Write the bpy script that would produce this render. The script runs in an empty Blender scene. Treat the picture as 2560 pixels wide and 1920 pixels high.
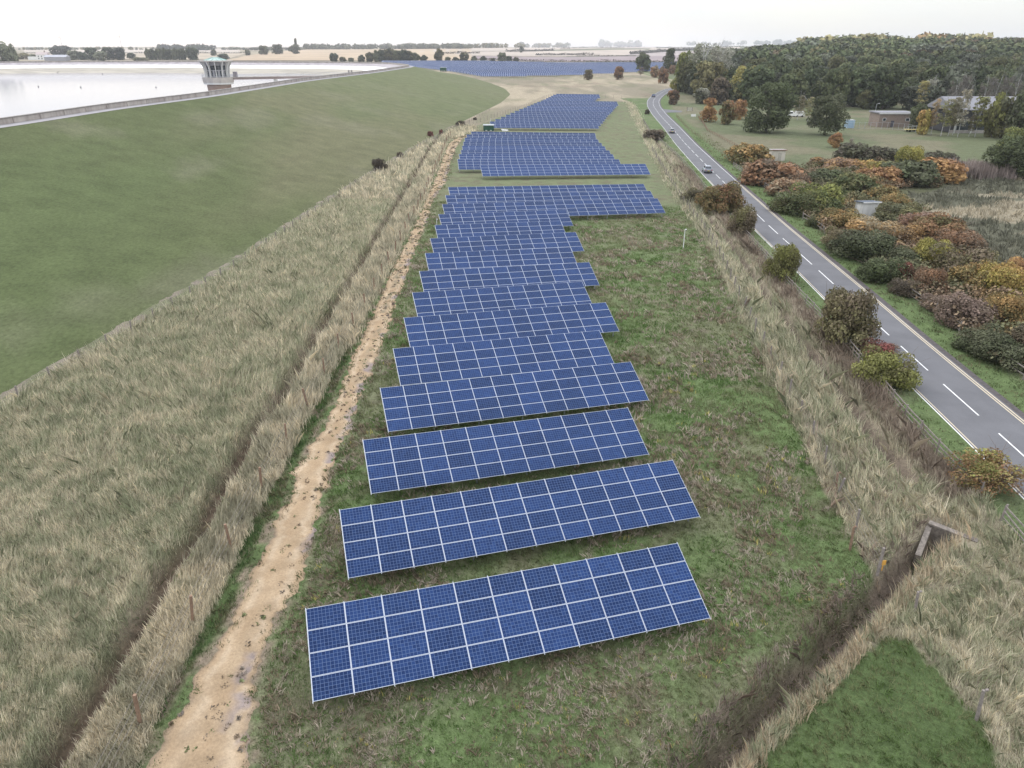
import bpy, math, random
import numpy as np
from mathutils import Vector, Matrix
C = bpy.context.scene
COL = C.collection
R = math.radians
# ------------------------------------------------------------------ camera, sky, sun, exposure
CAM_H = 25.2; PITCH = R(24.97); FPX = 1812.0
cam = bpy.data.cameras.new("camera"); cam.sensor_width = 36; cam.lens = FPX/2560*36
cam.clip_end = 30000; cam.clip_start = 0.5
co = bpy.data.objects.new("camera", cam); COL.objects.link(co)
co.location = (0, 0, CAM_H); co.rotation_euler = (math.pi/2-PITCH, 0, 0); C.camera = co
SUN_EL, SUN_AZ = R(38), R(-35)          # azimuth measured from +Y towards +X
w = bpy.data.worlds.new("World"); C.world = w; w.use_nodes = True
nt = w.node_tree; nt.nodes.clear()
sky = nt.nodes.new('ShaderNodeTexSky'); sky.sky_type = 'NISHITA'; sky.sun_disc = False
sky.sun_elevation = SUN_EL; sky.sun_rotation = SUN_AZ
bgs = nt.nodes.new('ShaderNodeBackground'); bgs.inputs[1].default_value = 0.05
nt.links.new(sky.outputs[0], bgs.inputs[0])
# an overcast layer of cloud over the clear sky
tc = nt.nodes.new('ShaderNodeTexCoord'); mp = nt.nodes.new('ShaderNodeMapping'); mp.inputs['Scale'].default_value = (1, 1, 5)
nz = nt.nodes.new('ShaderNodeTexNoise'); nz.inputs['Scale'].default_value = 2.2; nz.inputs['Detail'].default_value = 6
nt.links.new(tc.outputs['Generated'], mp.inputs[0]); nt.links.new(mp.outputs[0], nz.inputs[0])
cr = nt.nodes.new('ShaderNodeValToRGB'); cr.color_ramp.elements[0].position = .38; cr.color_ramp.elements[1].position = .62
cr.color_ramp.elements[0].color = (.86, .89, .98, 1); cr.color_ramp.elements[1].color = (1.0, .99, .98, 1)
nt.links.new(nz.outputs[0], cr.inputs[0])
bgc = nt.nodes.new('ShaderNodeBackground')
sxz = nt.nodes.new('ShaderNodeSeparateXYZ'); nt.links.new(tc.outputs['Generated'], sxz.inputs[0])
ov = nt.nodes.new('ShaderNodeMath'); ov.operation = 'MULTIPLY_ADD'; ov.use_clamp = False; ov.inputs[1].default_value = 1.55; ov.inputs[2].default_value = .68
nt.links.new(sxz.outputs[2], ov.inputs[0]); nt.links.new(ov.outputs[0], bgc.inputs[1])
nt.links.new(cr.outputs[0], bgc.inputs[0])
ad = nt.nodes.new('ShaderNodeAddShader'); wo = nt.nodes.new('ShaderNodeOutputWorld')
nt.links.new(bgs.outputs[0], ad.inputs[0]); nt.links.new(bgc.outputs[0], ad.inputs[1]); nt.links.new(ad.outputs[0], wo.inputs[0])
sl = bpy.data.lights.new("sun", 'SUN'); sl.energy = 0.9; sl.angle = R(18); sl.color = (1, .95, .88)
so = bpy.data.objects.new("sun", sl); COL.objects.link(so)
d = Vector((math.sin(SUN_AZ)*math.cos(SUN_EL), math.cos(SUN_AZ)*math.cos(SUN_EL), math.sin(SUN_EL)))
so.rotation_euler = d.to_track_quat('Z', 'Y').to_euler(); so.location = (0, 0, 60)
C.view_settings.view_transform = 'Standard'; C.view_settings.look = 'None'; C.view_settings.exposure = 0.0; C.view_settings.gamma = 1.0
C.cycles.max_bounces = 5; C.cycles.diffuse_bounces = 2; C.cycles.glossy_bounces = 2; C.cycles.transparent_max_bounces = 4
C.cycles.volume_bounces = 1
HAZE = .00010
rng = np.random.default_rng(7); random.seed(7)

# ------------------------------------------------------------------ survey helpers
cp, sp = math.cos(PITCH), math.sin(PITCH)
def ss(a, b, t):
    t = np.clip((np.asarray(t, float)-a)/(b-a), 0, 1); return t*t*(3-2*t)
def base(x, y):
    x = np.asarray(x, float); y = np.asarray(y, float)
    z = -0.0206*np.clip(x, -45, 60) + 4*ss(330, 760, y) + 15*ss(1150, 3400, y)
    r = x/np.maximum(y, 60)
    z = z + (15*ss(380, 1000, y)+9*ss(1000, 2200, y))*ss(.2, .45, r)
    z = z + 2.5*ss(1200, 1800, y)*np.sin(x*.004+1)*np.cos(y*.0018+.5)
    return z
def ray(px, py):
    vx = (px-1280)/FPX; vy = (py-960)/FPX
    return np.array([vx, cp-vy*sp, -(sp+vy*cp)])
def G(px, py, dz=0.0):            # where the sight line through a photo point meets the land
    D = ray(px, py); lo, t = 0, 5.0
    while t < 9000:
        if CAM_H+D[2]*t < float(base(D[0]*t, D[1]*t))+dz: break
        lo = t; t *= 1.02
    hi = t
    for _ in range(30):
        m = (lo+hi)/2
        if CAM_H+D[2]*m < float(base(D[0]*m, D[1]*m))+dz: hi = m
        else: lo = m
    return np.array([D[0]*hi, D[1]*hi, CAM_H+D[2]*hi])
def Gz(px, py, z):
    D = ray(px, py); t = (z-CAM_H)/D[2]
    return np.array([D[0]*t, D[1]*t, z])
def GV(l): return [G(x*1.1573, y*1.1573) for x, y in l]
def depth(p): return p[1]*cp+(CAM_H-p[2])*sp
def zb(x, y): return float(base(x, y))

def hsh(ix, iy, s):
    n = (ix.astype(np.int64)*374761393+iy.astype(np.int64)*668265263+s*1442695041) & 0xffffffff
    n = ((n ^ (n >> 13))*1274126177) & 0xffffffff
    return ((n ^ (n >> 16)) & 0xffff)/65535.0
def vnoise(x, y, s=0):
    x = np.asarray(x, float); y = np.asarray(y, float)
    ix, iy = np.floor(x), np.floor(y); fx, fy = x-ix, y-iy
    fx = fx*fx*(3-2*fx); fy = fy*fy*(3-2*fy)
    a = hsh(ix, iy, s); b = hsh(ix+1, iy, s); c = hsh(ix, iy+1, s); d_ = hsh(ix+1, iy+1, s)
    return a*(1-fx)*(1-fy)+b*fx*(1-fy)+c*(1-fx)*fy+d_*fx*fy
def fbm(x, y, s=0, o=4):
    t = 0; a = .5; n = 0
    for k in range(o):
        t = t+a*vnoise(np.asarray(x)*2**k, np.asarray(y)*2**k, s+k*17); n += a; a *= .5
    return t/n

# ------------------------------------------------------------------ mesh + material helpers
def link(o, parent=None, loc=None):
    COL.objects.link(o)
    if parent is not None: o.parent = parent
    if loc is not None: o.location = loc
    return o
def mesh(name, V, F, mats, col=None, uv=None, fm=None, smooth=False):
    """V (n,3); F list of equal- or mixed-length index rows (array = fast path)"""
    me = bpy.data.meshes.new(name)
    V = np.asarray(V, np.float32)
    if isinstance(F, np.ndarray):
        n, k = F.shape
        me.vertices.add(len(V)); me.vertices.foreach_set('co', V.ravel())
        me.loops.add(n*k); me.loops.foreach_set('vertex_index', F.astype(np.int32).ravel())
        me.polygons.add(n); me.polygons.foreach_set('loop_start', np.arange(0, n*k, k, dtype=np.int32))
        me.polygons.foreach_set('loop_total', np.full(n, k, np.int32))
        me.update(calc_edges=True)
    else:
        me.from_pydata([tuple(map(float, v)) for v in V], [], [tuple(f) for f in F]); me.update()
    if not isinstance(mats, (list, tuple)): mats = [mats]
    for m in mats: me.materials.append(m)
    if fm is not None: me.polygons.foreach_set('material_index', np.asarray(fm, np.int32))
    if col is not None:
        a = me.color_attributes.new('Col', 'FLOAT_COLOR', 'POINT')
        c = np.ones((len(V), 4), np.float32); c[:, :3] = col; a.data.foreach_set('color', c.ravel())
    if uv is not None:
        u = me.uv_layers.new(name='UVMap'); u.data.foreach_set('uv', np.asarray(uv, np.float32).ravel())
    if smooth: me.polygons.foreach_set('use_smooth', np.ones(len(me.polygons), bool))
    me.update()
    return me
def ob(name, me, parent=None, loc=None, color=None):
    o = bpy.data.objects.new(name, me)
    if color is not None: o.color = (*color, 1)
    return link(o, parent, loc)
def tag(o, label=None, cat=None, group=None, kind=None):
    if label: o['label'] = label
    if cat: o['category'] = cat
    if group: o['group'] = group
    if kind: o['kind'] = kind
    return o
def thing(name, label, cat, loc=(0, 0, 0), rz=0, group=None):
    o = bpy.data.objects.new(name, None); o.empty_display_size = .3; link(o)
    o.location = tuple(map(float, loc)); o.rotation_euler = (0, 0, rz)
    return tag(o, label, cat, group)

class MB:
    """collects boxes, tubes, prisms into one mesh"""
    def __init__(s): s.V = []; s.F = []; s.M = []
    def add(s, V, F, m=0):
        b = len(s.V); s.V += [tuple(map(float, v)) for v in V]; s.F += [tuple(i+b for i in f) for f in F]; s.M += [m]*len(F)
    def box(s, c, d, m=0, rot=None, taper=1.0):
        x, y, z = d[0]/2, d[1]/2, d[2]/2
        P = [Vector((a*x*(taper if q > 0 else 1), b*y*(taper if q > 0 else 1), q*z)) for q in (-1, 1) for a, b in ((-1, -1), (1, -1), (1, 1), (-1, 1))]
        if rot is not None: P = [rot @ p for p in P]
        P = [p+Vector(c) for p in P]
        s.add(P, [(3, 2, 1, 0), (4, 5, 6, 7), (0, 1, 5, 4), (1, 2, 6, 5), (2, 3, 7, 6), (3, 0, 4, 7)], m)
    def tube(s, a, b, r0, r1=None, n=6, m=0):
        a, b = Vector(a), Vector(b); r1 = r0 if r1 is None else r1
        dd = (b-a).normalized(); u = dd.orthogonal().normalized(); v = dd.cross(u)
        P = []
        for p, r in ((a, r0), (b, r1)):
            for k in range(n):
                t = 2*math.pi*k/n; P.append(p+(u*math.cos(t)+v*math.sin(t))*r)
        F = [(k, (k+1) % n, n+(k+1) % n, n+k) for k in range(n)]+[tuple(range(n))[::-1], tuple(range(n, 2*n))]
        s.add(P, F, m)
    def beam(s, a, b, w_, h_, m=0):
        a, b = Vector(a), Vector(b); dd = b-a; L = dd.length; dd.normalize()
        sd = dd.cross(Vector((0, 0, 1)))
        if sd.length < 1e-4: sd = Vector((1, 0, 0))
        sd.normalize(); up = sd.cross(dd)
        P = [a+sd*i*w_/2+up*j*h_/2 for i, j in ((-1, -1), (1, -1), (1, 1), (-1, 1))]
        P += [p+dd*L for p in P]
        s.add(P, [(3, 2, 1, 0), (4, 5, 6, 7), (0, 1, 5, 4), (1, 2, 6, 5), (2, 3, 7, 6), (3, 0, 4, 7)], m)
    def prism(s, pts, z0, z1, m=0, sc=1.0):
        n = len(pts); cx = sum(p[0] for p in pts)/n; cy = sum(p[1] for p in pts)/n
        P = [(x, y, z0) for x, y in pts]+[(cx+(x-cx)*sc, cy+(y-cy)*sc, z1) for x, y in pts]
        s.add(P, [tuple(range(n))[::-1], tuple(range(n, 2*n))]+[(k, (k+1) % n, n+(k+1) % n, n+k) for k in range(n)], m)
    def build(s, name, mats, parent=None, loc=None, smooth=False):
        return ob(name, mesh(name, s.V, s.F, mats, fm=s.M, smooth=smooth), parent, loc)

def node_mat(name, rough=.9, spec=.2, metal=0):
    m = bpy.data.materials.new(name); m.use_nodes = True; t = m.node_tree
    b = t.nodes['Principled BSDF']; b.inputs['Roughness'].default_value = rough
    b.inputs['Specular IOR Level'].default_value = spec; b.inputs['Metallic'].default_value = metal
    return m, t, b
def N(t, k, **kw):
    n = t.nodes.new(k)
    for a, v in kw.items():
        if a.startswith('i_'): n.inputs[a[2:].replace('_', ' ')].default_value = v
        else: setattr(n, a, v)
    return n
def mulcol(t, a, b, f=1.0):
    n = N(t, 'ShaderNodeMix', data_type='RGBA', blend_type='MULTIPLY'); n.inputs[0].default_value = f
    for s_, i in ((a, 6), (b, 7)):
        if isinstance(s_, (tuple, list)): n.inputs[i].default_value = (*s_[:3], 1)
        else: t.links.new(s_, n.inputs[i])
    return n.outputs[2]
def noise_ramp(t, scale, lo, hi, detail=4, p0=.3, p1=.7, coord='Object', stretch=None, rough=.6):
    tcn = N(t, 'ShaderNodeTexCoord'); o = tcn.outputs[coord]
    if stretch:
        mpn = N(t, 'ShaderNodeMapping'); mpn.inputs['Scale'].default_value = stretch; t.links.new(o, mpn.inputs[0]); o = mpn.outputs[0]
    nn = N(t, 'ShaderNodeTexNoise'); nn.inputs['Scale'].default_value = scale; nn.inputs['Detail'].default_value = detail
    nn.inputs['Roughness'].default_value = rough
    t.links.new(o, nn.inputs[0])
    r = N(t, 'ShaderNodeValToRGB'); r.color_ramp.elements[0].position = p0; r.color_ramp.elements[1].position = p1
    r.color_ramp.elements[0].color = (*lo, 1) if isinstance(lo, tuple) else (lo, lo, lo, 1)
    r.color_ramp.elements[1].color = (*hi, 1) if isinstance(hi, tuple) else (hi, hi, hi, 1)
    t.links.new(nn.outputs[0], r.inputs[0]); return r.outputs[0], nn.outputs[0]
def bump(t, b, src, dist=.05, strength=.5):
    n = N(t, 'ShaderNodeBump'); n.inputs['Distance'].default_value = dist; n.inputs['Strength'].default_value = strength
    t.links.new(src, n.inputs['Height']); t.links.new(n.outputs[0], b.inputs['Normal'])
def simple(name, c, rough=.8, spec=.3, metal=0, var=.15, scale=3, stretch=None):
    m, t, b = node_mat(name, rough, spec, metal)
    o, _ = noise_ramp(t, scale, 1-var, 1+var, stretch=stretch)
    t.links.new(mulcol(t, (*c,), o), b.inputs['Base Color']); return m
def vcol(name, rough=.95, spec=.1, scale=6, lo=.7, hi=1.3, bd=.08, scale2=None, stretch=None):
    m, t, b = node_mat(name, rough, spec)
    a = N(t, 'ShaderNodeAttribute', attribute_name='Col')
    o, n = noise_ramp(t, scale, lo, hi, detail=8, rough=.75, stretch=stretch)
    c = mulcol(t, a.outputs['Color'], o)
    if scale2:
        o2, _ = noise_ramp(t, scale2, .85, 1.15, detail=4); c = mulcol(t, c, o2)
    t.links.new(c, b.inputs['Base Color'])
    if bd: bump(t, b, n, bd, .8)
    return m
M = {}
M['ground'] = vcol('ground_cover', scale=5, lo=.55, hi=1.45, bd=.15, scale2=.5)
M['track'] = vcol('track_earth', scale=9, lo=.76, hi=1.2, bd=.05, scale2=.8)
M['bank'] = vcol('bank_grass', scale=2.6, lo=.66, hi=1.34, bd=.15, scale2=.25, stretch=(1.3, .7, 1))
M['field'] = vcol('field_soil', scale=.02, lo=.85, hi=1.12, bd=0, scale2=.006)
def blade_mat(name, trans=.25):
    m, t, b = node_mat(name, .85, .1)
    a = N(t, 'ShaderNodeAttribute', attribute_name='Col'); t.links.new(a.outputs['Color'], b.inputs['Base Color'])
    return m
M['blade'] = blade_mat('leaf_clump')
def grass_mat():
    m, t, b = node_mat('grass_blade', .8, .1)
    a = N(t, 'ShaderNodeAttribute', attribute_name='Col'); t.links.new(a.outputs['Color'], b.inputs['Base Color'])
    tr = N(t, 'ShaderNodeBsdfTranslucent'); t.links.new(a.outputs['Color'], tr.inputs[0]); ms = N(t, 'ShaderNodeMixShader'); ms.inputs[0].default_value = .4
    t.links.new(b.outputs[0], ms.inputs[1]); t.links.new(tr.outputs[0], ms.inputs[2]); t.links.new(ms.outputs[0], t.nodes['Material Output'].inputs[0]); return m
M['grass'] = grass_mat()
def leaf_mat():
    m, t, b = node_mat('foliage', .7, .15)
    a = N(t, 'ShaderNodeAttribute', attribute_name='Col')      # r = brightness of the leaf, g = share of the second leaf colour
    oi = N(t, 'ShaderNodeObjectInfo')
    t2 = N(t, 'ShaderNodeAttribute', attribute_name='tint', attribute_type='OBJECT')
    sx = N(t, 'ShaderNodeSeparateColor'); t.links.new(a.outputs['Color'], sx.inputs[0])
    mx = N(t, 'ShaderNodeMix', data_type='RGBA'); t.links.new(sx.outputs[1], mx.inputs[0])
    t.links.new(oi.outputs['Color'], mx.inputs[6]); t.links.new(t2.outputs['Color'], mx.inputs[7])
    cb = N(t, 'ShaderNodeCombineColor')
    for i in range(3): t.links.new(sx.outputs[0], cb.inputs[i])
    c = mulcol(t, mx.outputs[2], cb.outputs[0])
    t.links.new(c, b.inputs['Base Color'])
    tr = N(t, 'ShaderNodeBsdfTranslucent'); t.links.new(c, tr.inputs[0])
    ms = N(t, 'ShaderNodeMixShader'); ms.inputs[0].default_value = .25
    out = t.nodes['Material Output']
    t.links.new(b.outputs[0], ms.inputs[1]); t.links.new(tr.outputs[0], ms.inputs[2]); t.links.new(ms.outputs[0], out.inputs[0])
    return m
M['leaf'] = leaf_mat()
M['bark'] = simple('bark', (.11, .09, .075), var=.3, scale=6)
M['bark_pale'] = simple('pale_bark', (.42, .41, .4), var=.35, scale=5, stretch=(1, 1, 3))
M['twig'] = simple('twigs', (.17, .13, .10), var=.3)
M['wood_grey'] = simple('weathered_timber', (.25, .22, .2), var=.3, scale=5)
M['wood_brown'] = simple('brown_timber', (.24, .16, .11), var=.3, scale=5)
M['galv'] = simple('galvanised_steel', (.5, .52, .55), .45, .5, .7, var=.1)
M['alu'] = simple('aluminium_frame', (.50, .54, .62), .4, .5, .3, var=.05)
M['conc'] = simple('concrete', (.36, .335, .31), var=.25, scale=1.2)
M['white'] = simple('white_paint', (.78, .78, .76), .5, .4, var=.05)
M['dark'] = simple('dark_gap', (.02, .02, .022), .5, .3, var=.1)
M['glass'] = simple('window_glass', (.03, .04, .05), .08, .6, var=.1)
M['black'] = simple('rubber', (.015, .015, .015), .8, .2, var=.1)
M['steel_wire'] = simple('fence_wire', (.22, .2, .18), .6, .3, .3)

# ------------------------------------------------------------------ survey lines (x as a function of y)
def line(pts, vscale=False):
    P = [G(x*(1.1573 if vscale else 1), y*(1.1573 if vscale else 1)) for x, y in pts]
    P = sorted(P, key=lambda p: p[1])
    yy = np.array([p[1] for p in P]); xx = np.array([p[0] for p in P])
    def f(y): return np.interp(y, yy, xx)
    f.y0, f.y1 = yy[0], yy[-1]; return f
fToe = line([(0,1007),(69,966),(231,874),(405,773),(579,665),(741,555),(880,463),(960,417),(1041,368),(1111,332),(1169,303),(1215,280),(1261,257),(1276,243)])
fDitch = line([(60,2040),(117,1920),(174,1808),(243,1712),(304,1612),(373,1504),(412,1434),(451,1382),(490,1326),(529,1248),(572,1181),(617,1097),(696,997),(746,913),(786,843),(835,764),(890,679),(945,585),(995,505),(1042,425),(1076,367),(1100,338),(1128,320),(1186,297),(1262,262)])
fPost = line([(300,1925),(384,1747),(527,1478),(620,1290),(756,1047),(844,883),(888,818),(946,714),(1010,590),(1062,490),(1098,405),(1118,352),(1140,325),(1200,305),(1275,262)])
fTL = line([(360,2000),(369,1920),(382,1851),(438,1768),(473,1699),(534,1612),(577,1560),(599,1504),(620,1426),(651,1365),(677,1308),(712,1261),(735,1200),(726,1186),(776,1112),(820,1027),(855,948),(890,868),(920,798),(960,714),(1000,634),(1034,565),(1064,500),(1082,458),(1105,396),(1121,358),(1138,346),(1166,336)])
fTR = line([(660,2000),(647,1920),(651,1820),(642,1742),(664,1677),(694,1577),(738,1504),(759,1460),(777,1391),(811,1287),(820,1226),(840,1166),(875,1087),(895,1017),(930,943),(955,878),(975,818),(1004,734),(1029,659),(1064,565),(1084,500),(1114,458),(1125,419),(1133,390),(1144,367),(1156,349),(1167,343)])
fSF = line([(1350,215),(1385,290),(1420,360),(1465,440),(1510,500),(1545,560),(1570,620),(1600,690),(1650,790),(1700,890),(1745,970),(1770,1050),(1800,1110),(1850,1200),(1880,1260)], True)
fDR = line([(1580,245),(1610,300),(1650,370),(1700,450),(1756,524),(1804,584),(1860,654),(1904,723),(1960,793),(2012,858),(2056,923),(2099,979),(2129,1019),(2153,1050),(2186,1095),(2216,1128),(2240,1161)])
fFR = line([(1588,262),(1600,290),(1622,330),(1700,400),(1765,478),(1860,588),(1920,655),(1975,722),(2032,782),(2108,864),(2198,968),(2249,1032),(2334,1127),(2394,1190),(2466,1258),(2560,1374)])
RL = [(2690,1374),(2560,1236),(2527,1200),(2484,1161),(2352,1032),(2255,935),(2153,833),(2071,751),(1988,668),(1942,622),(1890,573),(1836,515),(1787,464),(1749,424),(1689.5,360),(1661,321.5),(1629,285),(1617,267),(1615,256),(1622.6,245),(1645,229),(1674.6,217.5)]
RR = [(2800,1262),(2560,1062),(2412,947),(2261,821),(2191,757),(2142,715),(2075,661),(2007,604),(1939,547),(1871,485),(1790,411.5),(1737,360),(1697,317),(1665.5,285),(1651,265),(1648.6,251),(1656.5,240),(1677,228)]
RLw = [G(*p) for p in RL]; RRw = [G(*p) for p in RR]
def smooth_poly(P, n):
    P = np.array(P)[:, :2]; s = np.r_[0, np.cumsum(np.linalg.norm(np.diff(P, axis=0), axis=1))]
    t = np.linspace(0, s[-1], n); Q = np.stack([np.interp(t, s, P[:, k]) for k in (0, 1)], 1)
    for _ in range(max(2, n//40)):
        Q[1:-1] = (Q[:-2]+2*Q[1:-1]+Q[2:])/4
    return Q
rl = smooth_poly(RLw, 260); rr = smooth_poly(RRw, 260)
# the centre line; both edges are taken at one constant half width
rc = []
for p in rl:
    d2 = np.linalg.norm(rr-p, axis=1); rc.append((p+rr[d2.argmin()])/2)
rc = smooth_poly(rc, 260)
rc = np.vstack([rc, rc[-1]+np.array([[18, 30.], [45, 62], [80, 90], [130, 120], [200, 150]])])
rc = np.vstack([rc[0]+(rc[0]-rc[8])/np.linalg.norm(rc[0]-rc[8])*np.array([[30.], [15.]]), rc])
rc = smooth_poly(rc, 420)
tn = np.gradient(rc, axis=0); tn /= np.linalg.norm(tn, axis=1)[:, None]; nrm = np.stack([tn[:, 1], -tn[:, 0]], 1)   # to the right
hw = float(np.median([np.linalg.norm(rr-p, axis=1).min() for p in rl]))/2+.02
def fRL(y): return np.interp(y, rc[:300, 1], rc[:300, 0])-hw
def fRR(y): return np.interp(y, rc[:300, 1], rc[:300, 0])+hw
BIG = np.array([G(*p)[:2] for p in [(2355,1330),(2317,1359),(2257,1410),(2224,1447),(2173,1503),(2094,1582),(2025,1656),(1964,1716),(1886,1786),(1816,1865),(1783,1911),(1740,1990)]])
GP = np.array([G(1700+x*.4641, 1150+y*.4641)[:2] for x, y in [(1100,960),(1250,980),(1300,1030),(1420,1180),(1540,1300),(1660,1450),(1720,1659),(1760,1900),(200,1900),(400,1659),(520,1540),(640,1410),(760,1290),(880,1180),(960,1070)]])
def dist_poly(x, y, P):
    d_ = np.full(np.shape(x), 1e9)
    for a, b in zip(P[:-1], P[1:]):
        e = b-a; t = np.clip(((x-a[0])*e[0]+(y-a[1])*e[1])/(e@e), 0, 1)
        d_ = np.minimum(d_, np.hypot(x-a[0]-t*e[0], y-a[1]-t*e[1]))
    return d_
def inpoly(x, y, P):
    r = np.zeros(np.shape(x), bool); n = len(P)
    for i in range(n):
        a, b = P[i], P[(i+1) % n]
        c = ((a[1] > y) != (b[1] > y)) & (x < (b[0]-a[0])*(y-a[1])/(b[1]-a[1]+1e-12)+a[0]); r ^= c
    return r
def big_side(x, y):      # >0 on the solar side of the big ditch
    yy = BIG[::-1, 1]; xx = BIG[::-1, 0]
    return np.interp(y, yy, xx)-x

def ground_z(x, y):
    z = base(x, y)
    wob = (fbm(x*.5, y*.5, 3)-.5)*.5
    near = 1-ss(240, 300, y)
    dl = np.abs(x-fDitch(y)+wob); z = z-.9*np.exp(-(dl/.55)**4)*near+.15*np.exp(-((dl-1.0)/.4)**2)*near
    d2 = np.abs(x-fDR(y)+wob); z = z-.75*np.exp(-(d2/.5)**4)*near*ss(38, 43, y)
    d3 = dist_poly(x, y, BIG)+wob*.6; z = z-1.35*np.exp(-(d3/.66)**4)+.25*(fbm(x*1.6, y*1.6, 23)-.5)*np.exp(-(d3/1.2)**2)
    intrack = ss(.3, 0, np.maximum(fTL(y)-x, x-fTR(y)))
    onroad = ss(2.5, .5, np.abs(x-(fRL(y)+fRR(y))/2)-hw)
    amp = (1-intrack)*(1-onroad)*near
    z = z+amp*(fbm(x*.8, y*.8, 9)-.5)*.18
    return z

STRAW = np.array([.38, .325, .235]); STRAW2 = np.array([.29, .255, .185]); GREEN = np.array([.105, .145, .06]); OLIVE = np.array([.165, .175, .10])
LUSH = np.array([.08, .115, .045]); BROWN = np.array([.15, .12, .09]); SOIL = np.array([.16, .125, .10]); MEADOW = np.array([.145, .165, .09]); TAN = np.array([.42, .34, .25])
def mix(a, b, t): t = np.asarray(t)[..., None]; return a*(1-t)+b*t
def zones(x, y):
    """one number per kind of cover"""
    wob = (fbm(x*.35, y*.35, 21)-.5)*1.6
    toe, di, po, tl, tr, sf, fr, r0, r1 = fToe(y), fDitch(y), fPost(y), fTL(y), fTR(y), fSF(y), fFR(y), fRL(y), fRR(y)
    bs = big_side(x, y); farx = y > 262
    z = np.zeros(np.shape(x), int)                                    # 0 far / other straw
    z[(x > di) & (x < tl) & ~farx] = 2                                # straw strip
    z[(x > toe-2) & (x < di) & ~farx] = 1                             # rough meadow
    z[(x > toe-2) & (x < toe+.45+wob*.3) & ~farx] = 9                  # toe path
    z[(x > po+.5+wob*.4) & (x < tl) & (y < 62)] = 3                   # green verge of the track
    z[(x > tl-.3) & (x < tr+.3)] = 4                                  # track
    z[(x > tr) & (x < sf+wob*.25)] = 5                                # solar field grass
    z[(y > 240) & (x < tl+2) & (x > di)] = 2
    z[(x > sf+wob*.25) & (x < fr)] = 6                                # rough strip by the road
    z[(x > fr) & (x < r0+1)] = 7                                      # road verge
    z[(x > r1-1)] = 8                                                 # beyond the road
    low = (y < 37) & (bs < 0) & (x < fr)
    z[low] = 6
    z[low & inpoly(x, y, GP)] = 10                                    # green hollow in the corner
    z[(y < 37) & (bs > 0) & (x > tr) & (x < sf+.3)] = 5
    fx = (y > 430) | ((y > 262) & (x < fTL(240)+(y-240)*.2-3)) | ((y > 405) & (x < 60)) 
    z[fx & (x < r0)] = 0
    return z
FLD = [G(*p)[:2] for p in [(2195,500),(2330,478),(2420,445),(2560,440),(2900,520),(2900,800),(2560,700),(2420,600),(2290,560)]]
def cover_col(x, y):
    z = zones(x, y); n1 = fbm(x*.18, y*.18, 31); n2 = fbm(x*.7, y*.7, 41); n3 = fbm(x*.05, y*.05, 51)
    c = mix(STRAW*.92, STRAW2*.8, ss(.4, .62, fbm(x*.05, y*.012, 55))); c = mix(c, OLIVE*.9, ss(.5, .7, fbm(x*.09, y*.03, 56))*.5)
    c = mix(c, BROWN*1.2, ss(.6, .75, n3)*.5)
    out = np.array(c)
    def put(k, v): out[z == k] = v[z == k]
    put(1, mix(mix(OLIVE*1.05, STRAW2, ss(.42, .62, n1)), BROWN, ss(.6, .72, n2)*.6))
    put(2, mix(OLIVE, STRAW, ss(.35, .6, n2))); put(3, mix(LUSH, BROWN, ss(.5, .7, n2)))
    put(4, mix(TAN*.55, GREEN, ss(.35, .6, n2)))
    gg = mix(mix(GREEN*1.1, MEADOW*1.05, ss(60, 160, y)), OLIVE*.95, ss(.42, .6, n1)); gg = mix(gg, BROWN*.9, ss(.55, .7, n2)*.55)
    put(5, gg)
    put(6, mix(mix(STRAW2, OLIVE, ss(.45, .62, n1)), BROWN*1.2, ss(.5, .7, n3)*.7)); put(7, mix(GREEN*1.05, MEADOW, ss(.4, .7, n1)))
    put(10, mix(LUSH, GREEN, n1))
    mead = mix(MEADOW*.84, np.array([.165, .155, .10]), ss(.45, .65, n3)); vd = ss(7, 3.0, x-fRR(y)); mead = mix(mead, GREEN*1.05, vd)
    inf = inpoly(x, y, np.array(FLD)); rough = mix(np.array([.115, .115, .08]), STRAW2, ss(.5, .62, fbm(x*.06, y*.14, 77)))
    mead[inf] = rough[inf]
    hedge = (x > fRR(y)+5) & (y < 170) & ~inf
    mead[hedge] = (mix(BROWN*.8, GREEN*.7, n1))[hedge]
    put(8, mead)
    put(9, mix(np.array([.22, .19, .15]), OLIVE*.9, ss(.35, .6, n2)))
    # bare soil in the ditches
    wob = (fbm(x*.5, y*.5, 3)-.5)*.5
    near = (1-ss(240, 300, y))
    out = mix(out, SOIL*(.2+.95*fbm(x*2.5, y*2.5, 88))[..., None]*np.array([1.05, 1, .9]), np.exp(-((x-fDitch(y)+wob)/.6)**4)*near)
    out = mix(out, SOIL*(.5+.7*fbm(x*2, y*2, 87))[..., None], np.exp(-((x-fDR(y)+wob)/.6)**4)*near*ss(38, 43, y))
    out = mix(out, SOIL*(.5+.7*fbm(x*2.5, y*2.5, 89))[..., None], np.exp(-((dist_poly(x, y, BIG)+wob)/.68)**4)*.95)
    return out

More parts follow.
